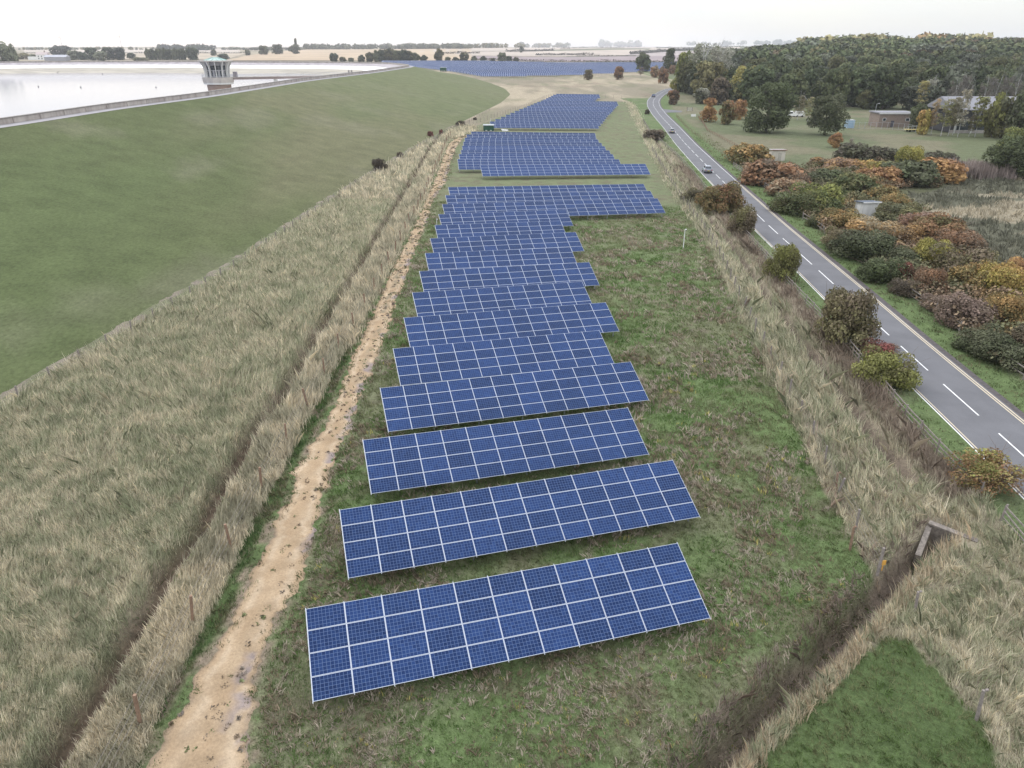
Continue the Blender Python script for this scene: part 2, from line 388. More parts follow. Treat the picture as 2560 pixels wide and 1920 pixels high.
# ------------------------------------------------------------------ ground sheet
def geo_axis(a, b, st, grow, far):
    v = list(np.arange(a, b, st)); s_ = st
    while v[-1] < far: s_ *= grow; v.append(v[-1]+s_)
    return np.array(v)
xp = geo_axis(0, 70, .4, 1.06, 7000); xn = -geo_axis(0, 45, .4, 1.07, 6000)[1:][::-1]
X = np.r_[xn, xp]; Y = geo_axis(6, 120, .4, 1.012, 9000)
Y = np.r_[[-400, -100, -20, 0], Y]
gx, gy = np.meshgrid(X, Y); fx_, fy_ = gx.ravel(), gy.ravel()
zz = ground_z(fx_, fy_)
cc = cover_col(fx_, fy_)
def grid_faces(nx, ny):
    i = np.arange(nx*ny).reshape(ny, nx)
    return np.stack([i[:-1, :-1].ravel(), i[:-1, 1:].ravel(), i[1:, 1:].ravel(), i[1:, :-1].ravel()], 1)
g = ob('ground', mesh('ground', np.stack([fx_, fy_, zz], 1), grid_faces(len(X), len(Y)), M['ground'], col=cc, smooth=True))
tag(g, kind='structure', label='rough grass ground with green and straw coloured patches')

def strip(name, y0, y1, n, fa, fb, k, mat, dz, colf, jag=0):
    ys = np.linspace(y0, y1, n); V = []
    a = fa(ys); b = fb(ys)
    if jag: a = a+(fbm(ys*.9, ys*0, 5)-.5)*jag+(fbm(ys*4, ys*0, 6)-.5)*jag*.5; b = b+(fbm(ys*.9, ys*0+9, 7)-.5)*jag+(fbm(ys*4, ys*0+9, 8)-.5)*jag*.5
    t = np.linspace(0, 1, k)[None, :]; xx = a[:, None]*(1-t)+b[:, None]*t; yy = np.repeat(ys[:, None], k, 1)
    x_, y_ = xx.ravel(), yy.ravel()
    V = np.stack([x_, y_, base(x_, y_)+dz(x_, y_, np.repeat(t, n, 0).ravel())], 1)
    return ob(name, mesh(name, V, grid_faces(k, n), mat, col=colf(x_, y_, np.repeat(t, n, 0).ravel()), smooth=True))
def tcol(x, y, t):
    n = fbm(x*1.1, y*1.1, 61); n2 = fbm(x*3, y*.9, 63)
    c = mix(np.array([.345, .245, .15]), np.array([.41, .315, .21]), n2); rut = np.exp(-((t-.26-.04*np.sin(y*.11))/.07)**2)+np.exp(-((t-.74-.04*np.sin(y*.13))/.07)**2); c = mix(c, np.array([.50, .40, .285]), rut*.6)
    c = mix(c, np.array([.33, .24, .15]), ss(.5, .66, n)*.6)
    grey = np.array([.22, .19, .2])
    c = mix(c, grey, ss(.54, .64, fbm(x*.9+4, y*.55, 71))*ss(.55, .8, t)*.8)
    en = fbm(x*2, y*2, 66)*.12; c = mix(c, BROWN*1.1, ss(.16, .02, t-en+.05)*.85); c = mix(c, BROWN*1.1, ss(.84, .98, t+en-.05)*.85)
    mid = np.exp(-((t-.55-.1*np.sin(y*.05))/.12)**2)*ss(.46, .6, fbm(x*1.5, y*.8, 81))*ss(40, 75, y)
    c = mix(c, np.array([.19, .17, .12]), mid*.75)
    return c
def tdz(x, y, t):
    return -.05+.11*np.sqrt(np.sin(t*math.pi).clip(0))-.03*np.exp(-((t-.28)/.1)**2)-.03*np.exp(-((t-.78)/.1)**2)+.02*(fbm(x*2, y*2, 15)-.5)
trk = strip('dirt_track', 10, 236, 1100, fTL, fTR, 26, M['track'], tdz, tcol, jag=.9)
tag(trk, kind='structure', label='sandy dirt track beside the solar rows')

# ------------------------------------------------------------------ road
M['asphalt'], t_, b_ = node_mat('asphalt', .85, .25)
o1, n1 = noise_ramp(t_, 30, .86, 1.14, detail=6); o2, _ = noise_ramp(t_, .35, .88, 1.1, detail=3)
t_.links.new(mulcol(t_, mulcol(t_, (.145, .146, .155), o1), o2), b_.inputs['Base Color'])
M['road_white'], t_, b_ = node_mat('road_paint', .7, .3)
o1, _ = noise_ramp(t_, 6, (.48, .47, .44), (.78, .78, .76), detail=6, p0=.2, p1=.5); t_.links.new(o1, b_.inputs['Base Color'])
M['road_yellow'], t_, b_ = node_mat('worn_cream_paint', .7, .3)
o1, _ = noise_ramp(t_, 6, (.34, .29, .2), (.60, .52, .38), detail=6, p0=.2, p1=.5); t_.links.new(o1, b_.inputs['Base Color'])
def along(off_a, off_b, dz, s0=None, s1=None, step=1.0):
    s = np.r_[0, np.cumsum(np.linalg.norm(np.diff(rc, axis=0), axis=1))]
    s0 = 0 if s0 is None else s0; s1 = s[-1] if s1 is None else s1
    q = np.linspace(s0, s1, max(2, int((s1-s0)/step)+1))
    cx = np.interp(q, s, rc[:, 0]); cy = np.interp(q, s, rc[:, 1]); nx = np.interp(q, s, nrm[:, 0]); ny = np.interp(q, s, nrm[:, 1])
    V = []
    for o in (off_a, off_b):
        V.append(np.stack([cx+nx*o, cy+ny*o, base(cx, cy)+dz+0*cx], 1))
    n = len(q); F = np.array([[i, n+i, n+i+1, i+1] for i in range(n-1)])
    return np.vstack(V), F
SR = float(np.sum(np.linalg.norm(np.diff(rc, axis=0), axis=1)))
def ribbon(name, segs, mat, parent=None):
    V, F, b0 = [], [], 0
    for a in segs:
        v, f_ = along(*a); V.append(v); F.append(f_+b0); b0 += len(v)
    return ob(name, mesh(name, np.vstack(V), np.vstack(F), mat), parent)
road = ribbon('road', [(-hw-.15, hw+.15, .06)], M['asphalt']); tag(road, kind='structure', label='two lane grey asphalt road curving away to the right')
sv = ribbon('road_shoulder', [(hw+.15, hw+.75, .045)], simple('dark_shoulder_soil', (.085, .075, .075), var=.3)); tag(sv, kind='structure', label='dark strip of soil along the right edge of the road')
s_arr = np.r_[0, np.cumsum(np.linalg.norm(np.diff(rc, axis=0), axis=1))]
def s_at(y): return float(np.interp(y, rc[:300, 1], s_arr[:300]))
dash = []
ys0 = s_at(49.8); k = -6
while ys0+k*8.65 < SR-60:
    a = ys0+k*8.65
    if a > 1: dash.append((-.06, .06, .066, a, a+5.8))
    k += 1
md = ribbon('centre_line_marking', dash, M['road_white']); tag(md, kind='structure', label='dashed white centre line painted on the road')
dbl = s_at(160)
me_ = ribbon('edge_line_marking', [(-hw, -hw+.09, .066), (hw-.1, hw, .066, dbl, SR)], M['road_white'])
tag(me_, kind='structure', label='white lines painted along both edges of the road')
my_ = ribbon('yellow_line_marking', [(-hw+.22, -hw+.31, .067, 0, dbl), (hw-.12, hw, .067, 0, dbl), (hw-.36, hw-.25, .067, 0, dbl)], M['road_yellow'])
tag(my_, kind='structure', label='worn cream line painted beside the road edge line')

# ------------------------------------------------------------------ reservoir dam
ZC = 13.0; WH = 1.15
Wp = [Gz(x, y, ZC+WH)[:2] for x, y in [(0,294.4),(249,259.6),(503,230),(752,194.5),(926,175.5),(1018,163.3),(1022.5,161.8),(1012,159.5),(968,155.6),(842,153.6),(661,153),(480,151.8),(174,152),(48,153)]]
Wp = [np.array([-93, -60.]), np.array([-93, 20.]), np.array([-91, 80.])]+Wp+[np.array([-520, 600.]), np.array([-640, 470.])]
Wl = smooth_poly(Wp, 500)
tw = np.gradient(Wl, axis=0); tw /= np.linalg.norm(tw, axis=1)[:, None]; nw = np.stack([tw[:, 1], -tw[:, 0]], 1)   # outward (to the right when going away)
for _ in range(12): nw[1:-1] = (nw[:-2]+nw[1:-1]*2+nw[2:])/4
nw /= np.linalg.norm(nw, axis=1)[:, None]
toeP = [(-41, -60), (-41, 0), (-39.5, 30)]+[(float(fToe(y)), y) for y in (49, 60, 75, 95, 120, 160, 200, 250, 300, 340, 380, 410)]+[(1, 440), (-3, 490), (-14, 545), (-28, 600), (-50, 670), (-85, 760), (-130, 810), (-300, 815), (-500, 760), (-700, 600)]
Tl = smooth_poly(toeP, 700)
# pair every crest station with a toe station, monotonically
keyW = [(-93, -60), (-91, 80), (-88, 130), (-76, 207), (-71, 300), (-70, 399), (-68, 480), (-80, 600), (-160, 660), (-640, 470)]
keyT = [(-41, -60), (-38.7, 55), (-36, 90), (-30, 160), (-20, 270), (-3, 400), (-2, 490), (-40, 640), (-130, 810), (-700, 600)]
def arcpos(P, q):
    s = np.r_[0, np.cumsum(np.linalg.norm(np.diff(P, axis=0), axis=1))]; return s[np.linalg.norm(P-np.array(q), axis=1).argmin()], s
kw = []; kt = []
for a, b in zip(keyW, keyT):
    pw, sw = arcpos(Wl, a); ptt, st_ = arcpos(Tl, b); kw.append(pw); kt.append(ptt)
kw[0] = kt[0] = 0; kw = np.maximum.accumulate(kw); kt = np.maximum.accumulate(kt)
tpos = np.interp(sw, kw, kt); toe_w = np.stack([np.interp(tpos, st_, Tl[:, k]) for k in (0, 1)], 1)
edge = Wl+nw*3.6
ncr = 16
rows = []; cols = []
for k in range(ncr+1):
    t = k/ncr; P = toe_w*(1-t)+edge*t
    z0 = base(toe_w[:, 0], toe_w[:, 1])-.25
    prof = t+.03*math.sin(t*math.pi)*(-1)
    rows.append(np.stack([P[:, 0], P[:, 1], z0*(1-prof)+(ZC+.0)*prof], 1))
V = np.vstack(rows); x_, y_ = V[:, 0], V[:, 1]
n = fbm(x_*.05, y_*.012, 91); n2 = fbm(x_*.09, y_*.05, 93)
c = mix(np.array([.095, .113, .05]), np.array([.135, .135, .074]), ss(.35, .65, n))
c = mix(c, np.array([.092, .122, .05]), ss(.5, .65, fbm(x_*.03, y_*.006, 97))*.5)
c = mix(c, np.array([.19, .18, .125]), ss(.54, .7, n2)*.35)
c = mix(c, np.array([.14, .155, .08]), ss(150, 400, y_)*.7)
V[:, 2] += .0
g2 = ob('embankment', mesh('embankment', V, grid_faces(len(Wl), ncr+1), M['bank'], col=c, smooth=True)); tag(g2, kind='structure', label='mown grass slope of the reservoir dam')
def dam_strip(name, offs, zs, mat, label, kind='structure'):
    V = np.vstack([np.stack([Wl[:, 0]+nw[:, 0]*o, Wl[:, 1]+nw[:, 1]*o, np.full(len(Wl), z)], 1) for o, z in zip(offs, zs)])
    o = ob(name, mesh(name, V, grid_faces(len(Wl), len(offs)), mat, smooth=False)); return tag(o, kind=kind, label=label)
dam_strip('crest_path', [3.65, .2], [ZC+.03, ZC+.03], simple('crest_tarmac', (.30, .29, .30), var=.15, scale=.8), 'grey service path on the dam crest')
dam_strip('stone_facing', [0, -9], [ZC+.02, 11.2], simple('facing_stone', (.36, .33, .34), var=.25, scale=.25), 'grey stone facing inside the dam wall')
dam_strip('concrete_apron', [-9, -24], [11.2, 9.3], simple('pale_concrete', (.80, .78, .74), var=.06, scale=.1), 'pale concrete apron of the reservoir')
dam_strip('beach', [-24, -34, -48, -75], [9.3, 7.9, 5.9, 3.2], simple('drawdown_mud', (.36, .33, .27), var=.25, scale=.05, stretch=(1, 4, 1)), 'brown drawdown beach round the reservoir')
# parapet wall
wt = thing('parapet_wall', 'long low concrete parapet wall along the dam crest', 'wall', (0, 0, 0))
def wall_mesh(name, o0, o1, z0, z1, mat):
    prof = [(o0, z0), (o0, z1), (o1, z1), (o1, z0)]
    V = np.vstack([np.stack([Wl[:, 0]+nw[:, 0]*o, Wl[:, 1]+nw[:, 1]*o, np.full(len(Wl), z)], 1) for o, z in prof])
    return ob(name, mesh(name, V, grid_faces(len(Wl), 4), mat), wt)
M['wallc'], t_, b_ = node_mat('parapet_concrete', .9, .2)
o1, _ = noise_ramp(t_, .6, (.25, .22, .2), (.44, .40, .36), detail=6, stretch=(1, 1, .3)); t_.links.new(o1, b_.inputs['Base Color'])
wall_mesh('wall_face', .3, 0, ZC-.2, ZC+WH-.12, M['wallc']); wall_mesh('coping', .38, -.08, ZC+WH-.12, ZC+WH, M['conc'])
pb = MB()
for i in range(2, len(Wl)-2, 3):
    p = Wl[i]+nw[i]*.33; pb.box((p[0], p[1], ZC+.48), (.16, .16, .96))
pb.build('joint_pilaster', M['wallc'], wt)
# water
M['water'], t_, b_ = node_mat('water', .1, .5)
b_.inputs['Base Color'].default_value = (.20, .20, .26, 1); b_.inputs['IOR'].default_value = 1.18
_, nn = noise_ramp(t_, .25, 0, 1, detail=3, stretch=(1, 3, 1)); bump(t_, b_, nn, .03, .25)
inner = Wl-nw*22
wp = [(float(x), float(y), 6.0) for x, y in inner[::6]]+[(-900, 300, 6.0), (-900, -60, 6.0)]
wm = ob('water', mesh('water', wp, [tuple(range(len(wp)))], M['water'])); tag(wm, kind='structure', label='pale still water of the reservoir')

# ------------------------------------------------------------------ solar arrays
def module_mat():
    m, t, b = node_mat('solar_cells', .2, .07)
    uv = N(t, 'ShaderNodeUVMap'); uv.uv_map = 'UVMap'
    sx = N(t, 'ShaderNodeSeparateXYZ'); t.links.new(uv.outputs[0], sx.inputs[0])
    def mth(op, a, bb=None):
        n = N(t, 'ShaderNodeMath', operation=op)
        for i, v in enumerate((a, bb)):
            if v is None: continue
            if isinstance(v, (int, float)): n.inputs[i].default_value = v
            else: t.links.new(v, n.inputs[i])
        return n.outputs[0]
    lines = []; cells = []
    for o, k, wd in ((sx.outputs[0], 10, .042), (sx.outputs[1], 6, .042)):
        f_ = mth('FRACT', mth('MULTIPLY', o, k)); a = mth('ABSOLUTE', mth('SUBTRACT', f_, .5))
        lines.append(mth('GREATER_THAN', a, .5-wd)); cells.append(mth('FLOOR', mth('MULTIPLY', o, k)))
    ln = mth('MAXIMUM', lines[0], lines[1])
    # brighter crystal flecks, different in every cell and module
    cb = N(t, 'ShaderNodeCombineXYZ'); t.links.new(cells[0], cb.inputs[0]); t.links.new(cells[1], cb.inputs[1])
    oi = N(t, 'ShaderNodeObjectInfo'); t.links.new(mth('MULTIPLY', oi.outputs['Random'], 50), cb.inputs[2])
    wn = N(t, 'ShaderNodeTexWhiteNoise', noise_dimensions='3D'); t.links.new(cb.outputs[0], wn.inputs[0])
    r = N(t, 'ShaderNodeValToRGB'); r.color_ramp.elements[0].color = (.011, .027, .088, 1); r.color_ramp.elements[1].color = (.018, .043, .130, 1)
    t.links.new(wn.outputs[0], r.inputs[0])
    vr = mth('ADD', .78, mth('MULTIPLY', oi.outputs['Random'], .46))
    cv = N(t, 'ShaderNodeCombineColor')
    for i in range(3): t.links.new(vr, cv.inputs[i])
    cc_ = mulcol(t, r.outputs[0], cv.outputs[0])
    mx = N(t, 'ShaderNodeMix', data_type='RGBA'); t.links.new(ln, mx.inputs[0]); t.links.new(cc_, mx.inputs[6]); mx.inputs[7].default_value = (.11, .16, .28, 1)
    t.links.new(mx.outputs[2], b.inputs['Base Color'])
    return m
M['cells'] = module_mat()
MW, MH, PW, PH = 1.645, .992, 1.665, 1.01
TILT = R(25); LOWZ = .75
def module_geo(x0=0., y0=0.):
    """frame border + recessed glass in the table plane; verts, faces, mats, uv"""
    fw = .017; th = .04
    o = [(x0, y0), (x0+MW, y0), (x0+MW, y0+MH), (x0, y0+MH)]; i_ = [(x0+fw, y0+fw), (x0+MW-fw, y0+fw), (x0+MW-fw, y0+MH-fw), (x0+fw, y0+MH-fw)]
    V = [(*p, th) for p in o]+[(*p, th) for p in i_]+[(*p, th-.006) for p in i_]+[(*p, 0) for p in o]
    F = [(k, (k+1) % 4, 4+(k+1) % 4, 4+k) for k in range(4)]+[(4+k, 4+(k+1) % 4, 8+(k+1) % 4, 8+k) for k in range(4)]+[(8, 9, 10, 11)]+[(12+k, 12+(k+1) % 4, (k+1) % 4, k) for k in range(4)]+[(15, 14, 13, 12)]
    Mi = [1]*8+[0]+[1]*4+[1]
    uv = []
    for f_ in F:
        for q in f_: uv.append(((V[q][0]-x0-fw)/(MW-2*fw), (V[q][1]-y0-fw)/(MH-2*fw)))
    return V, F, Mi, uv
mv, mf, mi, mu = module_geo()
ME_MODULE = mesh('solar_module', mv, [tuple(f_) for f_ in mf], [M['cells'], M['alu']], fm=mi, uv=mu)
def panel_sheet(ncol):
    V, F, Mi, U = [], [], [], []
    for c_ in range(ncol):
        for r_ in range(4):
            v, f_, m_, u_ = module_geo(c_*PW, r_*PH); b0 = len(V); V += v; F += [tuple(i+b0 for i in q) for q in f_]; Mi += m_; U += u_
    return mesh('panel_surface', V, F, [M['cells'], M['alu']], fm=Mi, uv=U)
def rack(ncol, posts=True):
    """rails, rafters under the panels (table space) """
    b = MB()
    L = ncol*PW
    for yy in (.5, 1.5, 2.5, 3.5): b.box((L/2, yy, -.05), (L+.06, .06, .08))
    for k in range(ncol+1): b.box((k*PW-.01, 2.02, -.012), (.03, 4.16, .03))
    for k in range(0, ncol+1, 2): b.box((min(max(k*PW, .3), L-.3), 2.0, -.14), (.08, 3.7, .1))
    return mesh('mounting_rack', b.V, b.F, [M['galv']])
RACKS = {}; SHEETS = {}; POST = {}
pm = MB(); pm.box((0, 0, .5), (.1, .07, 1.0)); ME_POST = mesh('post', pm.V, pm.F, [M['galv']])
def table(P0, P1, ncol, label, group, modules):
    d_ = np.array(P1)-np.array(P0); yaw = math.atan2(d_[1], d_[0])
    L = ncol*PW; e = np.array([math.cos(yaw), math.sin(yaw)]); nn_ = np.array([-e[1], e[0]])
    tl = np.array(P0[:2]); bl = tl-nn_*4.04*math.cos(TILT)
    br = bl+e*L; z0 = zb(*bl)+LOWZ; z1 = zb(*br)+LOWZ; roll = math.atan2(z1-z0, L)
    root = thing('solar_array', label, 'solar array', (bl[0], bl[1], z0-LOWZ), 0, group)
    Mx = Matrix.Rotation(yaw, 4, 'Z') @ Matrix.Rotation(-roll, 4, 'Y') @ Matrix.Rotation(TILT, 4, 'X'); Mx.translation = (0, 0, LOWZ)
    if modules:
        for c_ in range(ncol):
            for r_ in range(4):
                o = bpy.data.objects.new('solar_module', ME_MODULE); COL.objects.link(o); o.parent = root
                o.matrix_local = Mx @ Matrix.Translation((c_*PW, r_*PH, 0))
    else:
        if ncol not in SHEETS: SHEETS[ncol] = panel_sheet(ncol)
        o = bpy.data.objects.new('panel_surface', SHEETS[ncol]); COL.objects.link(o); o.parent = root; o.matrix_local = Mx
    if ncol not in RACKS: RACKS[ncol] = rack(ncol)
    o = bpy.data.objects.new('mounting_rack', RACKS[ncol]); COL.objects.link(o); o.parent = root; o.matrix_local = Mx
    for k in range(ncol//2+1):
        u = min(max(k*2*PW, .3), L-.3)
        for v in ((.7, 3.3) if modules else (2.0,)):
            q = Mx @ Vector((u, v, -.19)); gx_, gy_ = bl[0]+q.x, bl[1]+q.y; zg = zb(gx_, gy_)-.1-(z0-LOWZ)
            h = q.z-zg
            if h < .1: continue
            p = bpy.data.objects.new('post', ME_POST); COL.objects.link(p); p.parent = root; p.location = (q.x, q.y, zg); p.scale = (1, 1, h); p.rotation_euler = (0, 0, yaw)
    return root
ORD = ['nearest', 'second', 'third', 'fourth', 'fifth', 'sixth', 'seventh', 'eighth', 'ninth', 'tenth', 'eleventh', 'twelfth', 'thirteenth', 'fourteenth', 'fifteenth', 'sixteenth', 'seventeenth', 'eighteenth', 'nineteenth']
WORD = {11: 'eleven', 12: 'twelve', 14: 'fourteen', 22: 'twenty-two'}
ROWS1 = [(11,(762.2,1520.2),(1688.6,1356.1)),(12,(847.2,1272.6),(1678.2,1148.7)),(11,(905.5,1098.4),(1564.9,1018.0)),(12,(949,968.7),(1573.1,903.2)),(11,(981.5,870.3),(1494.3,824.9)),(12,(1008.5,793.2),(1509.6,755.2)),
 (11,(1029.7,730.5),(1449.7,703.0)),(12,(1047.7,677.2),(1464.2,654.9)),(11,(1062.2,632.1),(1421.9,617.2)),(12,(1074.7,595.2),(1432.3,579.6)),(11,(1086.4,562.0),(1393.5,551.6)),(12,(1095.6,535),(1408.3,523.6)),
 (22,(1104.9,509.8),(1645.3,495.3)),(22,(1112.9,487.6),(1623.5,476.6)),(22,(1119.9,467.3),(1605,459.3))]
HI = LOWZ+4.04*math.sin(TILT)+.04
for i, (nc, a, b) in enumerate(ROWS1):
    table(G(*a, HI), G(*b, HI), nc, ('%s solar row of the front block%s, %s panels wide' % (ORD[i], '' if i == 0 else ' from the camera', WORD[nc])), 'solar rows of the front block', True)
ROWS2 = [((1199.9,412.4),(1609,409.3)),((1143.5,397.4),(1540.8,398)),((1147,384.9),(1527.9,385.1)),((1151.7,374.6),(1517,375.7)),((1154.8,364),(1507.9,365.4)),((1158,353.9),(1497,357)),((1161.6,344),(1491,348.7)),((1166.3,335.8),(1488,340)),((1177.6,328.7),(1484.4,332.2))]
for i, (a, b) in enumerate(ROWS2):
    table(G(*a, HI), G(*b, HI), 22, '%s solar row of the middle block%s' % (ORD[i], ', jutting out towards the road' if i == 0 else ', counted from the camera'), 'solar rows of the middle block', False)
S4 = .23508
LT3 = [(443,397),(500,373),(560,349),(612,326),(660,306),(708,285),(755,266),(800,250),(838,234),(875,219),(910,204),(945,190),(985,175),(1010,163),(1040,150),(1065,138),(1090,125),(1115,112),(1150,103)]
for i, (a, b) in enumerate(LT3):
    p = G(1120+a*S4, 210+b*S4, HI); yw = R(9-2*i/18); q = p+np.array([math.cos(yw), math.sin(yw), 0])
    table(p, q, 22 if i < 13 else 14, '%s solar row of the block beyond the green cabin%s' % (ORD[i], '' if i < 13 else ', a short one'), 'solar rows of the rear block', False)

# the far solar farm: tables as single meshes
def far_mesh(ncol=22):
    V, F, Mi, U = [], [], [], []
    L = ncol*PW; ct, st = math.cos(TILT), math.sin(TILT)
    def T(x, y, z): return (x, y*ct-z*st, y*st+z*ct+LOWZ)
    for c_ in range(ncol):                       # one glass quad per module on a frame sheet
        for r_ in range(4):
            x0, y0 = c_*PW+.07, r_*PH+.04; x1, y1 = x0+MW-.12, y0+MH-.06
            b0 = len(V); V += [T(x0, y0, .045), T(x1, y0, .045), T(x1, y1, .045), T(x0, y1, .045)]; F.append((b0, b0+1, b0+2, b0+3)); Mi.append(0); U += [(0, 0), (1, 0), (1, 1), (0, 1)]
    b = MB(); b.box((0, 0, 0), (1, 1, 1))
    o = [T(0, 0, 0), T(L, 0, 0), T(L, 4.03, 0), T(0, 4.03, 0), T(0, 0, .035), T(L, 0, .035), T(L, 4.03, .035), T(0, 4.03, .035)]
    b0 = len(V); V += o
    for f_ in [(3, 2, 1, 0), (4, 5, 6, 7), (0, 1, 5, 4), (1, 2, 6, 5), (2, 3, 7, 6), (3, 0, 4, 7)]: F.append(tuple(i+b0 for i in f_)); Mi.append(1); U += [(0, 0)]*4
    for k in range(0, ncol+1, 4):
        x = min(max(k*PW, .3), L-.3); h = 2*st+LOWZ; b0 = len(V)
        V += [(x+i*.06, 1.8+j*.06, z) for z in (-.5, h-.1) for i, j in ((-1, -1), (1, -1), (1, 1), (-1, 1))]
        for f_ in [(0, 1, 5, 4), (1, 2, 6, 5), (2, 3, 7, 6), (3, 0, 4, 7)]: F.append(tuple(i+b0 for i in f_)); Mi.append(1); U += [(0, 0)]*4
    return V, F, Mi, U
fv, ff, fmi, fuv = far_mesh()
ME_FAR = mesh('solar_array', fv, ff, [M['cells'], M['alu']], fm=fmi, uv=fuv)
FARP = np.array([(-16, 596), (60, 668), (118, 740), (172, 822), (232, 900), (262, 1120), (-60, 1120), (-185, 1120), (-150, 960), (-92, 800), (-62, 712)])
farpos = []
def span(P, y):
    xs = []
    for i in range(len(P)):
        a, b = P[i], P[(i+1) % len(P)]
        if (a[1] > y) != (b[1] > y): xs.append(a[0]+(b[0]-a[0])*(y-a[1])/(b[1]-a[1]))
    return (min(xs), max(xs)) if len(xs) > 1 else (0, 0)
y = 602.
while y < 1112:
    x, xe = span(FARP, y)
    while x+25 < xe: farpos.append((x, y)); x += 37.6
    y += 8.3
farpos.sort(key=lambda p: p[1]); nind = 300-43
for x, y in farpos[:nind]:
    o = ob('solar_array', ME_FAR, None, (x, y, zb(x+18, y))); o.rotation_euler = (0, 0, R(4))
    tag(o, 'distant blue solar row in the wide farm beyond the straw field', 'solar array', 'rows of the distant solar farm')
if len(farpos) > nind:
    V, F, Mi, U = [], [], [], []
    fv_ = np.array(fv); Fq = np.array(ff); nv = len(fv_); VV, FF, MM, UU = [], [], [], []
    for i, (x, y) in enumerate(farpos[nind:]):
        VV.append(fv_+np.array([x, y, zb(x+18, y)])); FF.append(Fq+i*nv); MM += fmi; UU += fuv
    o = ob('solar_rows_beyond', mesh('solar_rows_beyond', np.vstack(VV), np.vstack(FF), [M['cells'], M['alu']], fm=MM, uv=UU))
    tag(o, 'farthest dense rows of the distant solar farm below the tree line', 'solar farm', kind='stuff')

# ------------------------------------------------------------------ foliage builders
def leaves(P, D, size, rg, two=None, bright=(.65, 1.4)):
    """one bent leaf-clump quad per point P with rough facing D"""
    n = len(P); nn_ = D+rg.normal(0, .38, (n, 3)); nn_ /= np.linalg.norm(nn_, axis=1)[:, None]
    u = np.cross(nn_, rg.normal(0, 1, (n, 3))); u /= np.linalg.norm(u, axis=1)[:, None]; v = np.cross(nn_, u)
    s = (size*rg.uniform(.6, 1.4, n))[:, None]; asp = rg.uniform(.5, 1.0, n)[:, None]
    V = np.stack([P-u*s*.5, P-v*s*asp*.5, P+u*s*.5+nn_*s*.2, P+v*s*asp*.5], 1).reshape(-1, 3)
    F = np.arange(4*n).reshape(n, 4)
    b = rg.uniform(bright[0], bright[1], n); g_ = rg.uniform(0, 1, n)**1.5 if two is None else np.clip(two+rg.normal(0, .22, n), 0, 1)
    c = np.repeat(np.stack([b, g_, b*0], 1), 4, 0)
    return V, F, c
def crown_mesh(seed, kind='tree', nleaf=1500, size=.09):
    rg = np.random.default_rng(seed)
    # unit crown: width 1, height 1 with the base at z = 0
    K = {'tree': 46, 'bush': 40, 'cone': 34, 'poplar': 64, 'birch': 60, 'sparse': 30}[kind]
    A = {'tree': .9, 'bush': .55, 'cone': 1.3, 'poplar': 1.3, 'birch': 2.3, 'sparse': .6}[kind]
    cs, rs = [], []
    for k in range(K):
        th = rg.uniform(0, 2*math.pi); q = rg.uniform(0, 1)
        if kind == 'tree': z = .1+.78*q; rad = .37*math.sqrt(max(0.05, 1-((z-.46)/.52)**2))*rg.uniform(.45, 1); r = rg.uniform(.1, .17)
        elif kind == 'bush': z = .1+.6*q; rad = .4*math.sqrt(max(0.05, 1-(z/.95)**2))*rg.uniform(.3, 1); r = rg.uniform(.09, .17)
        elif kind == 'cone': z = .1+.78*q; rad = .37*(1-(z/1.04)**2.0)*rg.uniform(.4, 1); r = rg.uniform(.12, .18)
        elif kind == 'poplar': z = .2+.72*q; rad = .4*math.sqrt(max(0, 1-((z-.62)/.5)**2))*rg.uniform(.3, 1); r = rg.uniform(.06, .13)
        elif kind == 'birch': z = .25+.68*q; rad = .3*math.sqrt(max(0, 1-((z-.5)/.48)**2))*rg.uniform(.2, 1); r = rg.uniform(.06, .12)
        else: z = .15+.65*q; rad = .4*math.sqrt(max(0, 1-(z/1.0)**2))*rg.uniform(.3, 1); r = rg.uniform(.08, .15)
        cs.append((rad*math.cos(th), rad*math.sin(th), z)); rs.append(r)
    cs = np.array(cs); rs = np.array(rs); bl_b = rg.uniform(.75, 1.25, K); bl_g = np.clip(rg.normal(.35, .32, K), 0, 1)
    wts = rs**2/np.sum(rs**2); idx = rg.choice(K, nleaf, p=wts)
    D = rg.normal(0, 1, (nleaf, 3)); D[:, 2] += .35; D /= np.linalg.norm(D, axis=1)[:, None]
    rr_ = rg.uniform(.55, 1.1, nleaf)**.6
    P = cs[idx]+D*(rs[idx]*rr_)[:, None]*np.array([1, 1, .9/A]); P[:, 2] = np.maximum(P[:, 2], .015)
    gt = np.clip(bl_g[idx]+(P[:, 2]-.5)*.5, 0, 1)
    V, F, c = leaves(P*np.array([1, 1, A]), D, np.full(nleaf, size), rg, two=gt); V[:, 2] /= A
    c[:, 0] *= np.repeat(bl_b[idx], 4)
    return mesh('crown', V, F, M['leaf'], col=c)
def limbs(mb, rg, p0, p1, r0, r1, n, spread, lvl=2):
    mb.tube(p0, p1, r0, r1, 6)
    if lvl == 0: return
    p0, p1 = Vector(p0), Vector(p1)
    for k in range(n):
        t = rg.uniform(.35, .98); a = p0.lerp(p1, t); L = (p1-p0).length*rg.uniform(.35, .6)
        dv = (p1-p0).normalized()+Vector(rg.normal(0, spread, 3)); dv.z = abs(dv.z)*.8+.15; dv.normalize()
        limbs(mb, rg, a, a+dv*L, (r0*(1-t)+r1*t)*.6, r1*.35, n-1, spread, lvl-1)
